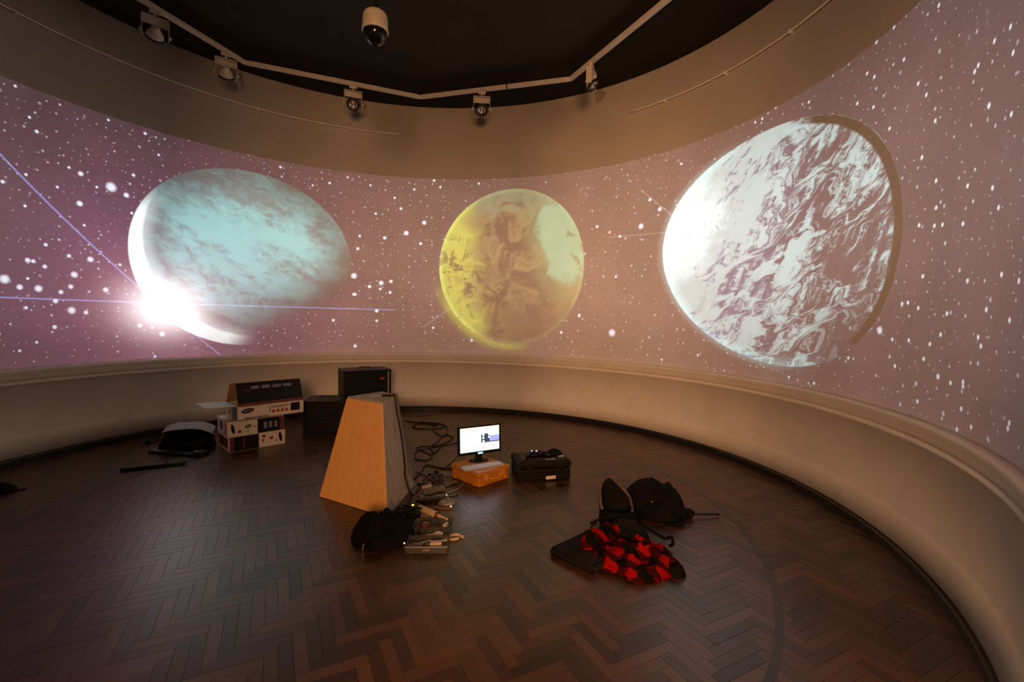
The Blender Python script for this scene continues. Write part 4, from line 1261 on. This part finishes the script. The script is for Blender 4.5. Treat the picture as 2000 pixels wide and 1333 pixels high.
# ------------------------------------------------------------------ electrical clutter by the plinth foot
def power_strip(label, loc, rz, n, material, group='power strips by the plinth'):
    t = thing('power_strip', label, 'power strip', loc, rz, group)
    L = 0.055 * n + 0.05
    obj('body', box((0, 0, 0.020), (L, 0.056, 0.040), None, 0.006), material, t)
    for k in range(n):
        s = obj('socket', lathe([(0.021, 0.001), (0.019, -0.003), (0.0, -0.003)], 16, Matrix.Translation((-L / 2 + 0.05 + 0.055 * k, 0, 0.0412))), M_LGREY if material is M_BLACKP else M_GREYP, t)
        for sx in (-1, 1): obj('pin_hole', box((-L / 2 + 0.05 + 0.055 * k + sx * 0.006, 0, 0.0392), (0.003, 0.007, 0.002)), M_BLACKP, s)
    obj('switch', box((-L / 2 + 0.014, 0, 0.042), (0.014, 0.020, 0.006), rx(0.1), 0.002, 1), M_INKRED, t)
    return t


power_strip('dark power strip angled behind the caulk tube', (-0.667, 3.867, 0), R(14), 4, M_BLACKP)
power_strip('grey power strip furthest back among the leads', (-0.687, 4.085, 0), R(35), 3, M_GREYP)


def adaptor(label, loc, rz, size, material, ribs=0, name='power_adaptor'):
    t = thing(name, label, 'adaptor', loc, rz, 'adaptors by the plinth')
    sx, sy, sz = size
    obj('body', box((0, 0, sz / 2), size, None, min(size) * 0.16), material, t)
    obj('lead', tube(smooth_path([(sx / 2, 0, sz * 0.4), (sx / 2 + 0.03, 0.005, sz * 0.25), (sx / 2 + 0.07, 0.03, 0.006), (sx / 2 + 0.10, 0.07, 0.005)], 5), 0.004, 6), M_CABLE, t, True)
    for k in range(ribs):
        obj('rib', box((-sx / 2 + sx * (k + 0.5) / ribs, -sy / 2 - 0.001, sz * 0.5), (0.006, 0.004, sz * 0.75)), M_GREYP, t)
    if not ribs: obj('rating_label', box((0, 0, sz + 0.0004), (sx * 0.6, sy * 0.6, 0.001)), M_GREYP, t)
    return t


adaptor('ribbed black adaptor block close to the orange case', (-0.691, 4.400, 0), R(20), (0.10, 0.06, 0.055), M_BLACKP, 5)
adaptor('pale pink adaptor standing beside the plinth side', (-0.754, 4.144, 0), R(60), (0.085, 0.050, 0.045), M_PINKISH)
adaptor('small flat black adaptor left of the pale one', (-0.832, 4.255, 0), R(5), (0.065, 0.035, 0.026), M_BLACKP)
adaptor('squarish black adaptor beside the orange light', (-0.752, 3.896, 0), R(-20), (0.08, 0.06, 0.04), M_BLACKP)
t = adaptor('grey box with a white light on the dark power strip side', (-0.590, 3.938, 0), R(12), (0.11, 0.06, 0.035), M_GREYP, 0, 'switch_box')
obj('light', lathe([(0, 0.003), (0.004, 0.002), (0.004, 0), (0, 0)], 10, Matrix.Translation((0.045, -0.01, 0.035))), M_LEDWHITE, t)

t = thing('network_router', 'small black router with a glowing orange light at the plinth foot', 'router', (-0.790, 3.704, 0), R(-25))
obj('body', box((0, 0, 0.022), (0.13, 0.09, 0.044), None, 0.006), M_BLACKP, t)
obj('light', lathe([(0, 0.004), (0.008, 0.003), (0.009, 0), (0, 0)], 12, Matrix.Translation((0.01, -0.012, 0.044))), M_LEDORANGE, t)
obj('antenna', tube([(-0.055, 0.040, 0.040), (-0.060, 0.044, 0.12)], [0.006, 0.004], 8), M_BLACKP, t)
obj('port_row', box((0.0, -0.0455, 0.018), (0.09, 0.002, 0.016)), M_LGREY, t)

t = thing('wood_board', 'thin reddish board lying under the white light by the caulk tube', 'board', (-0.550, 3.736, 0), R(8))
obj('board', box((0, 0, 0.006), (0.17, 0.055, 0.012), None, 0.001, 1), M_BOARD, t)
obj('end_grain', box((0.0855, 0, 0.006), (0.001, 0.053, 0.010)), M_RAWPLY, t)
obj('light', lathe([(0, 0.004), (0.005, 0.003), (0.0055, 0), (0, 0)], 10, Matrix.Translation((0.070, 0.010, 0.012))), M_LEDWHITE, t)

t = thing('plastic_bag', 'crumpled clear-grey plastic bag beside the reddish board', 'bag', (-0.527, 3.842, 0), R(10))
M_FILM = mat('grey_plastic_film', (0.24, 0.24, 0.22), 0.25, vary=0.2, scale=25)
obj('film', heap(oval(0.075, 0.055), 0.05, 21.0, na=32, nr=10, bump=0.6, freq=22, ridge=0.4), M_FILM, t, True)
obj('knot', lathe([(0, 0.02), (0.012, 0.012), (0.008, 0), (0, 0)], 10, Matrix.Translation((0.0, 0.0, 0.045))), M_FILM, t, True)

# caulk cartridge leaning on the tray edge
ct = thing('caulk_tube', 'cream caulk cartridge with nozzle lying across the tool tray corner', 'cartridge', (-0.628, 3.557, 0), R(-38))
ax = Matrix.Translation((0, 0, 0.048)) @ Matrix.Rotation(math.pi / 2, 4, 'Y')
obj('barrel', lathe([(0, -0.115), (0.024, -0.115), (0.026, -0.110), (0.026, 0.085), (0.022, 0.094), (0, 0.094)], 24, ax), M_TUBE, ct, True)
obj('collar', lathe([(0.0, 0.094), (0.0265, 0.088), (0.0275, 0.100), (0.012, 0.104), (0, 0.104)], 24, ax), M_INKMAR, ct, True)
nz = obj('nozzle', lathe([(0.014, 0.102), (0.013, 0.112), (0.006, 0.175), (0.004, 0.195), (0, 0.195)], 18, ax), M_TUBE, ct, True)
obj('cap', lathe([(0.0, 0.185), (0.009, 0.185), (0.009, 0.208), (0, 0.210)], 14, ax), M_PINKISH, nz, True)

t = thing('tape_roll', 'pale pink roll of tape lying behind the tool tray', 'tape', (-0.677, 3.518, 0), 0)
obj('roll', lathe([(0.022, 0), (0.040, 0), (0.041, 0.003), (0.041, 0.020), (0.040, 0.022), (0.022, 0.022), (0.022, 0)], 28), M_PINKISH, t, True)
obj('core', lathe([(0.019, 0.001), (0.022, 0.001), (0.022, 0.0225), (0.019, 0.0225), (0.019, 0.001)], 24), M_CARD, t, True)

# tool tray
TRC = Vector((-0.560, 3.235, 0))
TRR = R(3)
tr = thing('tool_tray', 'grey translucent tool organiser tray with compartments', 'tray', TRC, TRR)
M_TRAY = mat('smoky_tray_plastic', (0.062, 0.058, 0.052), 0.35, vary=0.1)
TW, TD, TH = 0.285, 0.46, 0.040
obj('floor_plate', box((0, 0, 0.004), (TW, TD, 0.008), None, 0.002, 1), M_TRAY, tr)
for sx in (-1, 1): obj('side_wall', box((sx * (TW / 2 - 0.003), 0, TH / 2 + 0.004), (0.006, TD, TH), None, 0.002, 1), M_TRAY, tr)
for sy in (-1, 1): obj('end_wall', box((0, sy * (TD / 2 - 0.003), TH / 2 + 0.004), (TW - 0.012, 0.006, TH), None, 0.002, 1), M_TRAY, tr)
for y in (-0.05, 0.07): obj('divider', box((0, y, 0.024), (TW - 0.012, 0.004, 0.030)), M_TRAY, tr)
for (x, y, l) in ((0.03, 0.147, 0.15), (-0.05, 0.01, 0.115)): obj('divider', box((x, y, 0.024), (0.004, l, 0.030)), M_TRAY, tr)
obj('front_latch', box((0, -TD / 2 - 0.004, 0.028), (0.05, 0.010, 0.022), None, 0.003, 1), M_GREYP, tr)
obj('rim', box((0, -TD / 2 + 0.001, TH + 0.006), (TW + 0.006, 0.010, 0.006), None, 0.002, 1), M_LGREY, tr)


def in_tray(x, y, z=0.0085): 
    q = Matrix.Rotation(TRR, 4, 'Z') @ Vector((x, y, 0)); return (TRC.x + q.x, TRC.y + q.y, z)


t = thing('pliers', 'steel pliers with grey grips in the front tray compartment', 'pliers', in_tray(-0.045, -0.135), R(38))
for sy in (-1, 1):
    obj('handle', tube(smooth_path([(0.01, 0.004 * sy, 0.014), (-0.05, 0.022 * sy, 0.014), (-0.11, 0.014 * sy, 0.014)], 5), [0.0085] * 11, 8), M_GREYP, t, True)
obj('jaw', box((0.045, 0, 0.014), (0.065, 0.018, 0.012), None, 0.003, 1), M_STEEL, t)
obj('pivot', lathe([(0, 0.008), (0.009, 0.008), (0.009, -0.008), (0, -0.008)], 14, Matrix.Translation((0.01, 0, 0.014))), M_STEEL, t)
t = thing('plug_adaptor', 'pale pink plug lying beside the pliers in the tray', 'plug', in_tray(0.055, -0.155), R(12))
obj('body', box((0, 0, 0.020), (0.080, 0.045, 0.038), None, 0.007), M_PINKISH, t)
for sy in (-1, 1): obj('prong', box((-0.052, sy * 0.010, 0.022), (0.026, 0.005, 0.008)), M_BRASS, t)
t = thing('ring_terminal', 'pale grey clamp ring in the middle tray compartment', 'clamp', in_tray(0.055, 0.01), R(20))
obj('ring', lathe([(0.014, 0), (0.034, 0), (0.036, 0.010), (0.034, 0.020), (0.014, 0.020), (0.014, 0)], 22), M_STICKER, t, True)
obj('tail', box((-0.060, 0.0, 0.010), (0.060, 0.022, 0.014), None, 0.003, 1), M_STICKER, t)
t = thing('connector', 'small white connector at the back right of the tray', 'connector', in_tray(0.095, 0.140), R(75))
obj('body', box((0, 0, 0.016), (0.055, 0.026, 0.030), None, 0.004), M_STICKER, t)
obj('cap', box((0.032, 0, 0.016), (0.012, 0.020, 0.024), None, 0.003), M_LGREY, t)
t = thing('tape_measure', 'dark round tape measure at the back left of the tray', 'tape measure', in_tray(-0.06, 0.145), 0)
obj('case', lathe([(0, 0), (0.036, 0), (0.040, 0.006), (0.040, 0.026), (0.034, 0.032), (0, 0.032)], 24), M_INKMAR, t, True)
obj('badge', lathe([(0, 0.0335), (0.020, 0.033), (0.020, 0.031), (0, 0.031)], 20), M_GREYP, t)
t = thing('screw_packet', 'small yellowish packet in the front right of the tray', 'packet', in_tray(0.105, -0.075), R(5))
obj('packet', box((0, 0, 0.008), (0.045, 0.026, 0.014), None, 0.005), M_CABLEW, t)
obj('fold', box((0.018, 0, 0.0165), (0.008, 0.024, 0.003)), M_PAPER, t)
t = thing('socket_bits', 'dark socket set in the middle left tray compartment', 'socket set', in_tray(-0.095, 0.01), 0)
for k in range(4): obj('socket', lathe([(0, 0), (0.011, 0), (0.011, 0.024), (0.006, 0.024), (0.006, 0.014), (0, 0.014)], 12, Matrix.Translation((0, -0.036 + 0.025 * k, 0))), M_BLACKMETAL, t)

t = thing('tape_loop', 'open loop of pale tape on the floor right of the tray', 'tape', (-0.388, 3.230, 0), R(30))
pts = [(0.048 * math.cos(a * 0.33), 0.034 * math.sin(a * 0.33), 0.0) for a in range(17)]
bm = B()
for a, b in zip(pts, pts[1:]):
    vs2 = [bm.verts.new((a[0], a[1], 0)), bm.verts.new((b[0], b[1], 0)), bm.verts.new((b[0], b[1], 0.018)), bm.verts.new((a[0], a[1], 0.018))]
    bm.faces.new(vs2)
bmesh.ops.remove_doubles(bm, verts=list(bm.verts), dist=1e-5)
bmesh.ops.solidify(bm, geom=list(bm.faces), thickness=0.003)
obj('strip', bm, M_PINKISH, t)
obj('loose_end', box((0.052, -0.020, 0.009), (0.004, 0.03, 0.018), rz_(0.4)), M_PINKISH, t)

# black shoulder bag in front of the plinth
sb = thing('shoulder_bag', 'slumped black shoulder bag with brass clip in front of the plinth', 'bag', (-0.900, 3.235, 0), R(8))
obj('body', heap(oval(0.225, 0.195, 0.2, 2.2), 0.185, 37.0, na=72, nr=24, bump=0.40, freq=8.0, ridge=0.30, flat=0.60), M_CLOTHB, sb, True)
obj('front_pocket', heap(oval(0.13, 0.05, 0.05), 0.10, 33.0, na=40, nr=12, bump=0.3), M_CLOTHB, sb, True).location = (0.02, -0.165, 0)
st = obj('strap', tube(smooth_path([(0.16, 0.10, 0.10), (0.215, 0.17, 0.06), (0.235, 0.28, 0.020), (0.20, 0.38, 0.014), (0.13, 0.42, 0.02)], 6), 0.014, 8), M_CLOTHB, sb, True)
c1 = obj('clip', box((-0.105, -0.205, 0.030), (0.010, 0.008, 0.050), ry(0.12), 0.003, 1), M_BRASS, sb)
c2 = obj('buckle', lathe([(0.003, 0), (0.0055, 0), (0.0055, 0.002), (0.003, 0.002), (0.003, 0)], 14, Matrix.Translation((0.165, -0.185, 0.035)) @ Matrix.Rotation(1.2, 4, 'X')), M_STEEL, sb)
t = thing('cable', 'black bundled lead between the shoulder bag and the router', 'cable', (-0.80, 3.50, 0), R(20), 'leads round the plinth and monitor')
rng = random.Random(5)
for k in range(6):
    pts = [(0.10 * math.cos(q * 0.5 + k) + rng.uniform(-0.02, 0.02), 0.075 * math.sin(q * 0.5 + k) + rng.uniform(-0.02, 0.02), 0.012 + 0.013 * k + 0.006 * math.sin(q)) for q in range(12)]
    obj('loop', tube(smooth_path(pts, 3), 0.007, 6), M_CABLE, t, True)

# ------------------------------------------------------------------ bags, sleeve and shirt on the right
sl = thing('laptop_sleeve', 'flat black padded sleeve under the red checked shirt', 'sleeve', (0.545, 3.040, 0), R(44))
bm = B()
add_hull(bm, [(-0.20, -0.185, 0.004), (0.26, -0.185, 0.004), (0.26, 0.185, 0.004), (-0.20, 0.185, 0.004)], [(-0.185, -0.170, 0.062), (0.245, -0.170, 0.050), (0.245, 0.170, 0.050), (-0.185, 0.170, 0.062)])
bmesh.ops.bevel(bm, geom=list(bm.edges), offset=0.014, segments=3, affect='EDGES')
bm.transform(Matrix.Translation((0, 0, -0.004)))
obj('body', bm, M_CLOTHG, sl, True)
obj('zip', tube([(-0.205, -0.165, 0.034), (-0.205, 0.165, 0.034)], 0.004, 6), M_BLACKMETAL, sl)
obj('piping', tube(smooth_path([(-0.19, -0.178, 0.060), (0.0, -0.180, 0.056), (0.24, -0.176, 0.050)], 5), 0.004, 6), M_CLOTHB, sl, True)

op = thing('messenger_bag', 'black messenger bag standing with its brown-lined mouth wide open', 'bag', (0.885, 3.560, 0), R(-6))
# open mouth: skin swept from the base to a tilted rim, with inner lining
def open_bag(scale_in, z0, mat_):
    bm = B(); rings = []
    nb, nr_ = 40, 14
    for i in range(nr_ + 1):
        f = i / nr_
        ring = []
        for j in range(nb):
            a = 2 * math.pi * j / nb
            c, s = math.cos(a), math.sin(a)
            e = 2.6
            wx = (0.165 - 0.035 * f) * scale_in; wy = (0.125 + 0.01 * f) * scale_in
            rr = 1.0 / ((abs(c) / wx) ** e + (abs(s) / wy) ** e) ** (1 / e)
            rim = 0.100 + 0.205 * max(0.0, 1.0 - abs((math.degrees(a) - 112.0 + 180.0) % 360.0 - 180.0) / 105.0)
            z = z0 + (rim - z0) * f
            w_ = 1.0 + 0.07 * noise.noise(Vector((c * 2, s * 2, f * 3 + 4.0)))
            lean = 0.05 * f
            ring.append(bm.verts.new((rr * c * w_ - 0.03 * f, rr * s * w_ + lean, z)))
        rings.append(ring)
    for a, b in zip(rings, rings[1:]):
        for j in range(nb): bm.faces.new((a[j], a[(j + 1) % nb], b[(j + 1) % nb], b[j]))
    bm.faces.new(list(reversed(rings[0])))
    rim_pts = [v.co.copy() for v in rings[-1]]
    return bm, rim_pts


bm, rim = open_bag(1.0, 0.0, None)
obj('outer_shell', bm, M_CLOTHB, op, True)
bm, rim2 = open_bag(0.945, 0.02, None)
obj('lining', bm, M_CLOTHB, op, True)
obj('rim_band', tube([(rim[k % 40] + rim2[k % 40]) / 2 for k in range(-4, 25)], 0.0115, 8), M_LINING, op, True)
fb = obj('front_flap', heap(oval(0.165, 0.160, 0, 2.6), 0.105, 44.0, na=52, nr=16, bump=0.35, freq=8, ridge=0.2, flat=0.6), M_CLOTHG, op, True)
fb.location = (0.01, -0.245, 0)
obj('strap', tube(smooth_path([(0.14, -0.23, 0.085), (0.21, -0.29, 0.060), (0.27, -0.345, 0.050), (0.300, -0.395, 0.085), (0.305, -0.42, 0.05), (0.29, -0.40, 0.025)], 6), 0.011, 8), M_CLOTHB, op, True)
obj('side_strap', tube(smooth_path([(-0.13, -0.16, 0.10), (-0.20, -0.14, 0.055), (-0.235, -0.10, 0.015), (-0.19, -0.05, 0.01)], 6), 0.009, 8), M_CLOTHB, op, True)
obj('inner_tag', box((0.0, 0.135, 0.155), (0.035, 0.003, 0.008), rx(0.2)), M_CLOTHG, op)

bp = thing('backpack', 'plump black backpack lying behind the open messenger bag', 'backpack', (1.205, 3.760, 0), R(-28))
obj('body', heap(oval(0.255, 0.165, 0, 3.0), 0.255, 51.0, na=64, nr=22, bump=0.12, freq=5.5, ridge=0.12, flat=0.72), M_CLOTHB, bp, True)
pk = obj('pocket', heap(oval(0.15, 0.085, 0, 2.8), 0.15, 53.0, na=44, nr=14, bump=0.15, freq=7, flat=0.7), M_CLOTHB, bp, True)
pk.location = (0.06, -0.115, 0)
obj('zip_pull', box((0.02, -0.165, 0.145), (0.016, 0.004, 0.008), rz_(0.2)), M_STEEL, bp)
obj('grab_loop', tube(smooth_path([(0.08, 0.02, 0.215), (0.095, 0.03, 0.250), (0.125, 0.03, 0.248), (0.14, 0.02, 0.19)], 5), 0.008, 8), M_CLOTHB, bp, True)
obj('shoulder_strap', tube(smooth_path([(0.20, -0.05, 0.12), (0.26, -0.10, 0.05), (0.24, -0.19, 0.022), (0.14, -0.24, 0.018)], 6), 0.016, 8), M_CLOTHB, bp, True)

um = thing('umbrella', 'folded black umbrella with thin shaft poking out beyond the backpack', 'umbrella', (1.50, 3.655, 0), R(5))
obj('canopy', tube(smooth_path([(-0.17, -0.02, 0.035), (-0.10, -0.01, 0.040), (-0.02, 0.0, 0.034), (0.0, 0.0, 0.030)], 5), [0.030] * 5 + [0.040] * 6 + [0.026] * 4 + [0.014], 12), M_CLOTHB, um, True)
obj('shaft', tube([(-0.01, 0, 0.030), (0.215, 0.010, 0.020)], 0.009, 8), M_BLACKMETAL, um)
obj('tip', tube([(0.213, 0.010, 0.020), (0.228, 0.0107, 0.019)], [0.011, 0.009], 8), M_BLACKP, um)
obj('tie', tube([(-0.055, -0.005, 0.0385), (-0.035, -0.003, 0.037)], 0.0415, 12), M_CLOTHG, um)

# red and black checked shirt
def check_mat():
    m = bpy.data.materials.new('red_black_check_flannel'); m.use_nodes = True
    nt = m.node_tree; g = G(nt); p = nt.nodes['Principled BSDF']
    co = g.new('ShaderNodeTexCoord').outputs['UV']
    x, y, z = g.sep(co)
    wob = g.sub(g.noise(co, 7.0, 2.0, 0.5), 0.5)
    a = g.m('LESS_THAN', g.m('FRACT', g.add(g.mul(x, 7.0), g.mul(wob, 0.9))), 0.44)
    b = g.m('LESS_THAN', g.m('FRACT', g.add(g.mul(y, 7.0), g.mul(wob, -0.9))), 0.44)
    s = g.mul(g.add(a, b), 0.5)
    c = g.mix(g.step(s, 0.05, 0.5), (0.27, 0.003, 0.002), (0.040, 0.0028, 0.0025))
    c = g.mix(g.step(s, 0.55, 0.95), c, (0.005, 0.004, 0.004))
    nt.links.new(c, p.inputs['Base Color']); p.inputs['Roughness'].default_value = 0.85; p.inputs['Specular IOR Level'].default_value = 0.08
    bmp = g.new('ShaderNodeBump'); bmp.inputs['Strength'].default_value = 0.3; bmp.inputs['Distance'].default_value = 0.004
    nt.links.new(g.noise(co, 160.0, 2.0), bmp.inputs['Height']); nt.links.new(bmp.outputs[0], p.inputs['Normal'])
    return m


def drape(name, outline, height, seed, parent, rot=0.0, **kw):
    bm = heap(outline, height, seed, **kw)
    uvl = bm.loops.layers.uv.new('UVMap')
    c, s = math.cos(rot), math.sin(rot)
    for f in bm.faces:
        for l in f.loops:
            q = l.vert.co
            u, v = q.x + 0.6 * q.z, q.y + 0.7 * q.z
            l[uvl].uv = (c * u - s * v, s * u + c * v)
    return obj(name, bm, M_CHECK, parent, True)


M_CHECK = check_mat()
sh = thing('flannel_shirt', 'crumpled red and black checked flannel shirt heaped on the floor', 'shirt', (0.830, 2.960, 0), R(-14))
drape('body', oval(0.285, 0.215, 0.1, 2.2), 0.125, 61.0, sh, 0.5, na=80, nr=26, bump=0.55, freq=8.5, ridge=0.55, flat=0.6)
s1_ = drape('sleeve', oval(0.17, 0.085, 0.9, 2.4), 0.125, 63.0, sh, 1.1, na=52, nr=16, bump=0.5, freq=10, ridge=0.5, flat=0.62); s1_.location = (-0.250, 0.09, 0)
s2_ = drape('sleeve', oval(0.15, 0.080, -0.4, 2.4), 0.115, 66.0, sh, 0.2, na=52, nr=16, bump=0.5, freq=10, ridge=0.5, flat=0.62); s2_.location = (0.16, -0.02, 0)
s3_ = drape('collar', oval(0.12, 0.06, 0.3, 2.2), 0.085, 68.0, sh, 0.9, na=40, nr=12, bump=0.5, freq=12, ridge=0.4); s3_.location = (0.05, -0.195, 0)
s4_ = drape('shirt_tail', oval(0.10, 0.11, 0.3, 2.2), 0.12, 69.0, sh, 0.3, na=40, nr=12, bump=0.4, freq=11, ridge=0.4); s4_.location = (-0.16, 0.27, 0)
cuff = obj('dark_lining', heap(oval(0.075, 0.060, -0.2, 2.4), 0.08, 70.0, na=40, nr=12, bump=0.4, freq=9), M_CLOTHB, sh, True); cuff.location = (0.245, -0.075, 0)

# ------------------------------------------------------------------ projector on a short ceiling drop, behind the picture's upper edge
pj = thing('video_projector', 'white video projector hanging from the ceiling throwing the planets', 'projector', (PROJ.x, PROJ.y - 0.26, PROJ.z - 0.06))
obj('body', box((0, 0, 0.06), (0.36, 0.30, 0.12), None, 0.015), M_WHITE, pj)
obj('drop_pole', tube([(0, 0, 0.12), (0, 0, FZ - PROJ.z + 0.06)], 0.02, 12), M_BLACKMETAL, pj)
obj('lens_barrel', lathe([(0.045, 0.0), (0.045, 0.05), (0.036, 0.052), (0.034, 0.01), (0, 0.008)], 24, Matrix.Translation((0, -0.15, 0.06)) @ Matrix.Translation((0, 0.30, 0)) @ Matrix.Rotation(-math.pi / 2, 4, 'X')), M_BLACKP, pj, True)
projector_light(pj, GAIN)
